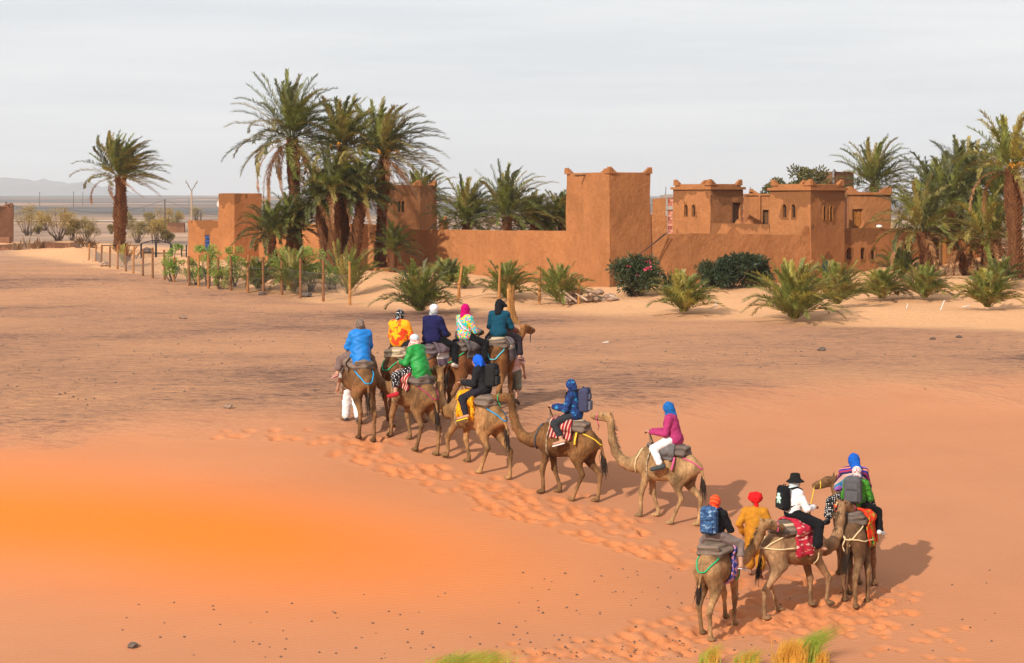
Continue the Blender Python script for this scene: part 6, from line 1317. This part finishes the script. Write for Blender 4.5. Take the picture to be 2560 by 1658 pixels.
ridge('mountains', 9000, [(-700, 470), (-500, 452), (-300, 440), (-150, 447), (-60, 444), (0, 444), (40, 446), (70, 448), (84, 453), (100, 449), (111, 447), (122, 452), (150, 454), (170, 459), (196, 456), (222, 453), (236, 462), (256, 471), (268, 464), (282, 470), (300, 473), (330, 487), (346, 497), (362, 496), (372, 490), (392, 494), (420, 499), (700, 503)], (.16, .14, .14), 'pale blue flat-topped mountain range on the left horizon')
tag(bpy.data.objects['mountains'], kind='structure')

# ------------------------------------------------------------------ loose things on the ground
STONE = [simple('stone_%d' % i, c, .9, .3, 6, .5, 14) for i, c in enumerate(((.34, .22, .15), (.26, .17, .12), (.42, .30, .22), (.12, .09, .075)))]
def rock(c, r, rr, flat=.6):
    v = []; n = 7
    for i, (zz_, q) in enumerate(((-.9, .6), (-.2, 1.0), (.45, .85), (.95, .35))):
        for k in range(n): a = 2 * PI * k / n + i * .4; s_ = q * rr.uniform(.75, 1.2); v.append((c[0] + r[0] * s_ * math.cos(a), c[1] + r[1] * s_ * math.sin(a), c[2] + r[2] * zz_ * rr.uniform(.85, 1.1)))
    f = [(i * n + k, i * n + (k + 1) % n, (i + 1) * n + (k + 1) % n, (i + 1) * n + k) for i in range(3) for k in range(n)] + [tuple(range(n - 1, -1, -1)), tuple(3 * n + k for k in range(n))]
    return v, f
rr = random.Random(8); hp_ = ray(1465, 756); heap = empty('rubble_heap', hp_, 0, 'heap of broken stone slabs at the foot of the tower', 'rubble')
for i in range(34):
    a = rr.uniform(-1.5, 1.5); lay = max(0, .62 * (1 - (a / 1.6) ** 2)) * rr.random(); c = (a, rr.uniform(-.3, .4), lay + .05); v, f = rock(c, (rr.uniform(.14, .30), rr.uniform(.12, .22), rr.uniform(.07, .16)), rr); mesh('stone', v, f, STONE[i % 3], heap)
for i in range(4):
    mb = MB(); a = rr.uniform(-1.2, .2); mb.box((a, -.3, .32), (.42, .16, .05), Matrix.Rotation(rr.uniform(.5, .9), 3, 'Y') @ Matrix.Rotation(rr.uniform(-.4, .4), 3, 'Z')); mb.build('slab', STONE[2], heap)
for (px, py, s_, m_, lb) in ((1424, 762, .22, 0, 'brown block lying beside the young palm trunk'), (458, 797, .16, 1, 'brown stone sitting alone on the gravel plain'), (765, 742, .28, 3, 'dark rock at the fence near the leafy bush'), (655, 738, .20, 3, 'grey slab leaning on a fence post'), (136, 618, .42, 3, 'dark boulder on the left sand terrace'), (262, 666, .36, 0, 'boulder at the foot of the fence below the lone palm'), (368, 632, .45, 3, 'dark low tent-like rock heap by the gate'), (2055, 877, .14, 3, 'dark rag-like stone on the plain below the big young palm'), (2332, 849, .10, 3, 'black stone on the right plain, left of two'), (2398, 845, .12, 3, 'black stone on the right plain, right of two'), (331, 1619, .10, 3, 'dark dropping-sized pebble in the bottom left sand'), (572, 1021, .12, 1, 'brown pebble at the edge of the dune')):
    x, y, z = ray(px, py); v, f = rock((0, 0, s_ * .35), (s_ * 1.2, s_, s_ * .6), rr); o = mesh('stone', v, f, STONE[m_]); o.location = (x, y, z); tag(o, lb, 'stone')
WPL = simple('white_plastic', (.5, .48, .44), .5, .1)
for (px, py, L, az_, el_, lb) in ((2351, 776, .5, 20, 65, 'white plastic tube stuck upright in the sand before the grove'), (2266, 771, .22, 10, 70, 'short white plastic stub in the sand, left of the upright tube'), (2404, 768, .4, -10, 8, 'white plastic scrap lying on the sand before the low spreading palm'), (1789, 768, .3, 0, 80, 'small white tube in the sand left of the biggest young palm'), (1505, 857, .25, 5, 5, 'pale plastic scrap on the plain below the rubble heap')):
    x, y, z = ray(px, py); e = Vector((math.cos(R(az_)) * math.cos(R(el_)), .1, math.sin(R(el_)))) * L; mb = MB(); mb.tube([(0, 0, -.03), e * .5, e], [.035, .028, .03], 8); o = mb.build('plastic_litter', WPL); o.location = (x, y, z); tag(o, lb, 'litter')
# straw-wrapped stump
x, y, z = ray(1277, 808); sb_ = empty('straw_bundle', (x, y, z), 0, 'dry straw-wrapped palm stump flaring at its foot behind the rider in teal', 'stump'); ht = 86 * y / F; rr = random.Random(2)
mb = MB(); mb.tube([(0, 0, -.1), (-.02, 0, .35), (-.05, 0, ht)], [.20, .12, .13], 10); mb.build('core', simple('dry_straw', (.40, .20, .065), .95, .4, 12), sb_, True); mb = MB()
for i in range(420):
    a = rr.uniform(0, 6.28); z0 = rr.uniform(0, ht * .95); L = rr.uniform(.3, .7); r0 = .15 + .30 * max(0, 1 - z0 / (ht * .45)); b = (math.cos(a) * r0, math.sin(a) * r0, max(0, z0 - L * .4)); e = (math.cos(a) * (.13 + .03 * rr.random()), math.sin(a) * .14, min(ht + .28 * rr.random(), z0 + L * .6)); mb.tube([b, e], [.012, .006], 3, False)
tag(mb.build('straw', simple('dry_straw', (.40, .20, .065), .95, .4, 12), sb_), kind='stuff')
# dry tufts on the terrace
DRY = leafmat('dry_leaf', (.20, .11, .05), .3, .15)
for (px, py, n_, L, lb) in ((40, 613, 40, 1.7, 'brown dry tuft at the left end of the terrace'), (60, 616, 16, 2.8, 'tall spiky dry plant on the terrace, second tuft from the left'), (94, 618, 22, 2.4, 'narrow dry plant on the terrace, third tuft from the left'), (200, 622, 60, 2.6, 'large dry grass mound on the terrace before the lone palm'), (228, 628, 60, 2.0, 'low brown dry mound against the wall pier')):
    x, y, z = PX(px, 163), 163.0, h1(PX(px, 163), 163); root = empty('dry_tuft', (x, y, z), 0, lb, 'dry plant'); rr = random.Random(px); mb = MB()
    for i in range(n_):
        a = rr.uniform(0, 6.28); tl = rr.uniform(.1, .9); l = L * .55 * rr.uniform(.6, 1); b = np.array([rr.gauss(0, .2), rr.gauss(0, .2), 0]); m_ = b + np.array([math.cos(a) * tl * .5, math.sin(a) * tl * .5, l * .55]); e = b + np.array([math.cos(a) * tl * 1.5, math.sin(a) * tl * 1.5, l * (1 - tl * .35)]); w = np.array([-math.sin(a), math.cos(a) * .3, 0]) * .06; mb.add([b - w, b + w, m_ + w, m_ - w, e], [(0, 1, 2, 3), (3, 2, 4)])
    tag(mb.build('blade', DRY, root), kind='stuff')
# droppings and gravel
rr = random.Random(5)
def scatter(name, spec, mat, label, r0, r1):
    mb = MB()
    for (x0, y0, x1, y1, n) in spec:
        for i in range(n):
            px, py = rr.uniform(x0, x1), rr.uniform(y0, y1); x, y, z = ray(px, py); s_ = rr.uniform(r0, r1); c = (x, y, z + s_ * .3)
            mb.add([(c[0] - s_, c[1], c[2]), (c[0] + s_, c[1], c[2]), (c[0], c[1] - s_, c[2]), (c[0], c[1] + s_, c[2]), (c[0], c[1], c[2] + s_ * .7), (c[0], c[1], c[2] - s_ * .7)], [(0, 2, 4), (2, 1, 4), (1, 3, 4), (3, 0, 4), (2, 0, 5), (1, 2, 5), (3, 1, 5), (0, 3, 5)])
    tag(mb.build(name, mat), label, kind='stuff')
scatter('camel_droppings', [(900, 1480, 2000, 1650, 90), (1300, 1600, 1780, 1655, 60), (1300, 1420, 2500, 1640, 70), (300, 1500, 900, 1650, 30), (100, 940, 260, 1030, 14), (500, 900, 800, 960, 8), (1620, 820, 1820, 840, 14), (1640, 940, 1760, 960, 16), (1000, 850, 2400, 980, 25)], STONE[3], 'dark camel droppings scattered over the sand', .016, .034)
scatter('gravel', [(0, 700, 900, 1000, 260), (900, 840, 2560, 920, 160), (0, 640, 500, 700, 60)], STONE[1], 'small brown stones strewn over the gravel plain', .02, .06)
# grass tufts at the bottom edge
GG = leafmat('bright_grass', (.50, .60, .12), .3, .5); GY = leafmat('golden_grass', (.85, .50, .10), .3, .5)
def tuft(px, py, n, L, spread, mats, label, wind=.5):
    x, y, z = ray(px, py); root = empty('grass_tuft', (x, y, z), 0, label, 'grass'); rr = random.Random(int(px))
    for mi, mt in enumerate(mats):
        mb = MB()
        for i in range(n // len(mats)):
            b = np.array([rr.gauss(0, spread), rr.gauss(0, spread * .6), -.02]); a = rr.uniform(0, 6.28); tl = rr.uniform(.02, .32); l = L * rr.uniform(.5, 1.1); d = np.array([math.cos(a) * tl, math.sin(a) * tl, 0]); m_ = b + d * l * .45 + np.array([wind * l * .12, 0, l * .55]); e = b + d * l * 1.1 + np.array([wind * l * .7, 0, l * .9]); w = np.array([.009, .003, 0]); mb.add([b - w, b + w, m_ + w * .8, m_ - w * .8, e], [(0, 1, 2, 3), (3, 2, 4)])
        tag(mb.build('blade', mt, root), kind='stuff')
tuft(1165, 1688, 1100, .5, .30, (GG, GG, GY), 'bright green grass tuft cut by the bottom edge', 1.0); tuft(1772, 1664, 120, .5, .09, (GY, GG), 'thin pale grass tuft left of the golden one', .6); tuft(1865, 1668, 170, .42, .12, (GG, GY), 'small green grass tuft beside the golden one', .9); tuft(1975, 1668, 420, .62, .12, (GY,), 'tall golden grass tuft at the bottom edge below the middle camel', .25); tuft(2012, 1660, 300, .85, .10, (GG,), 'feathery green grass rising right of the golden tuft', 1.1); tuft(2052, 1668, 90, .42, .07, (GY,), 'thin golden grass wisp right of the feathery green grass', .3)

# ------------------------------------------------------------------ air
hz = MB(); hz.box((0, 5500, 55), (11000, 6500, 75)); hm = bpy.data.materials.new('haze_air'); hm.use_nodes = True; nt = hm.node_tree; nt.nodes.clear(); out = nt.nodes.new('ShaderNodeOutputMaterial'); pv = nt.nodes.new('ShaderNodeVolumePrincipled')
pv.inputs['Color'].default_value = (.93, .95, 1.0, 1); pv.inputs['Density'].default_value = 1.3e-4; pv.inputs['Anisotropy'].default_value = 0.0; nt.links.new(pv.outputs[0], out.inputs['Volume'])
tag(hz.build('haze', hm), 'thin dusty haze filling the air', kind='stuff')
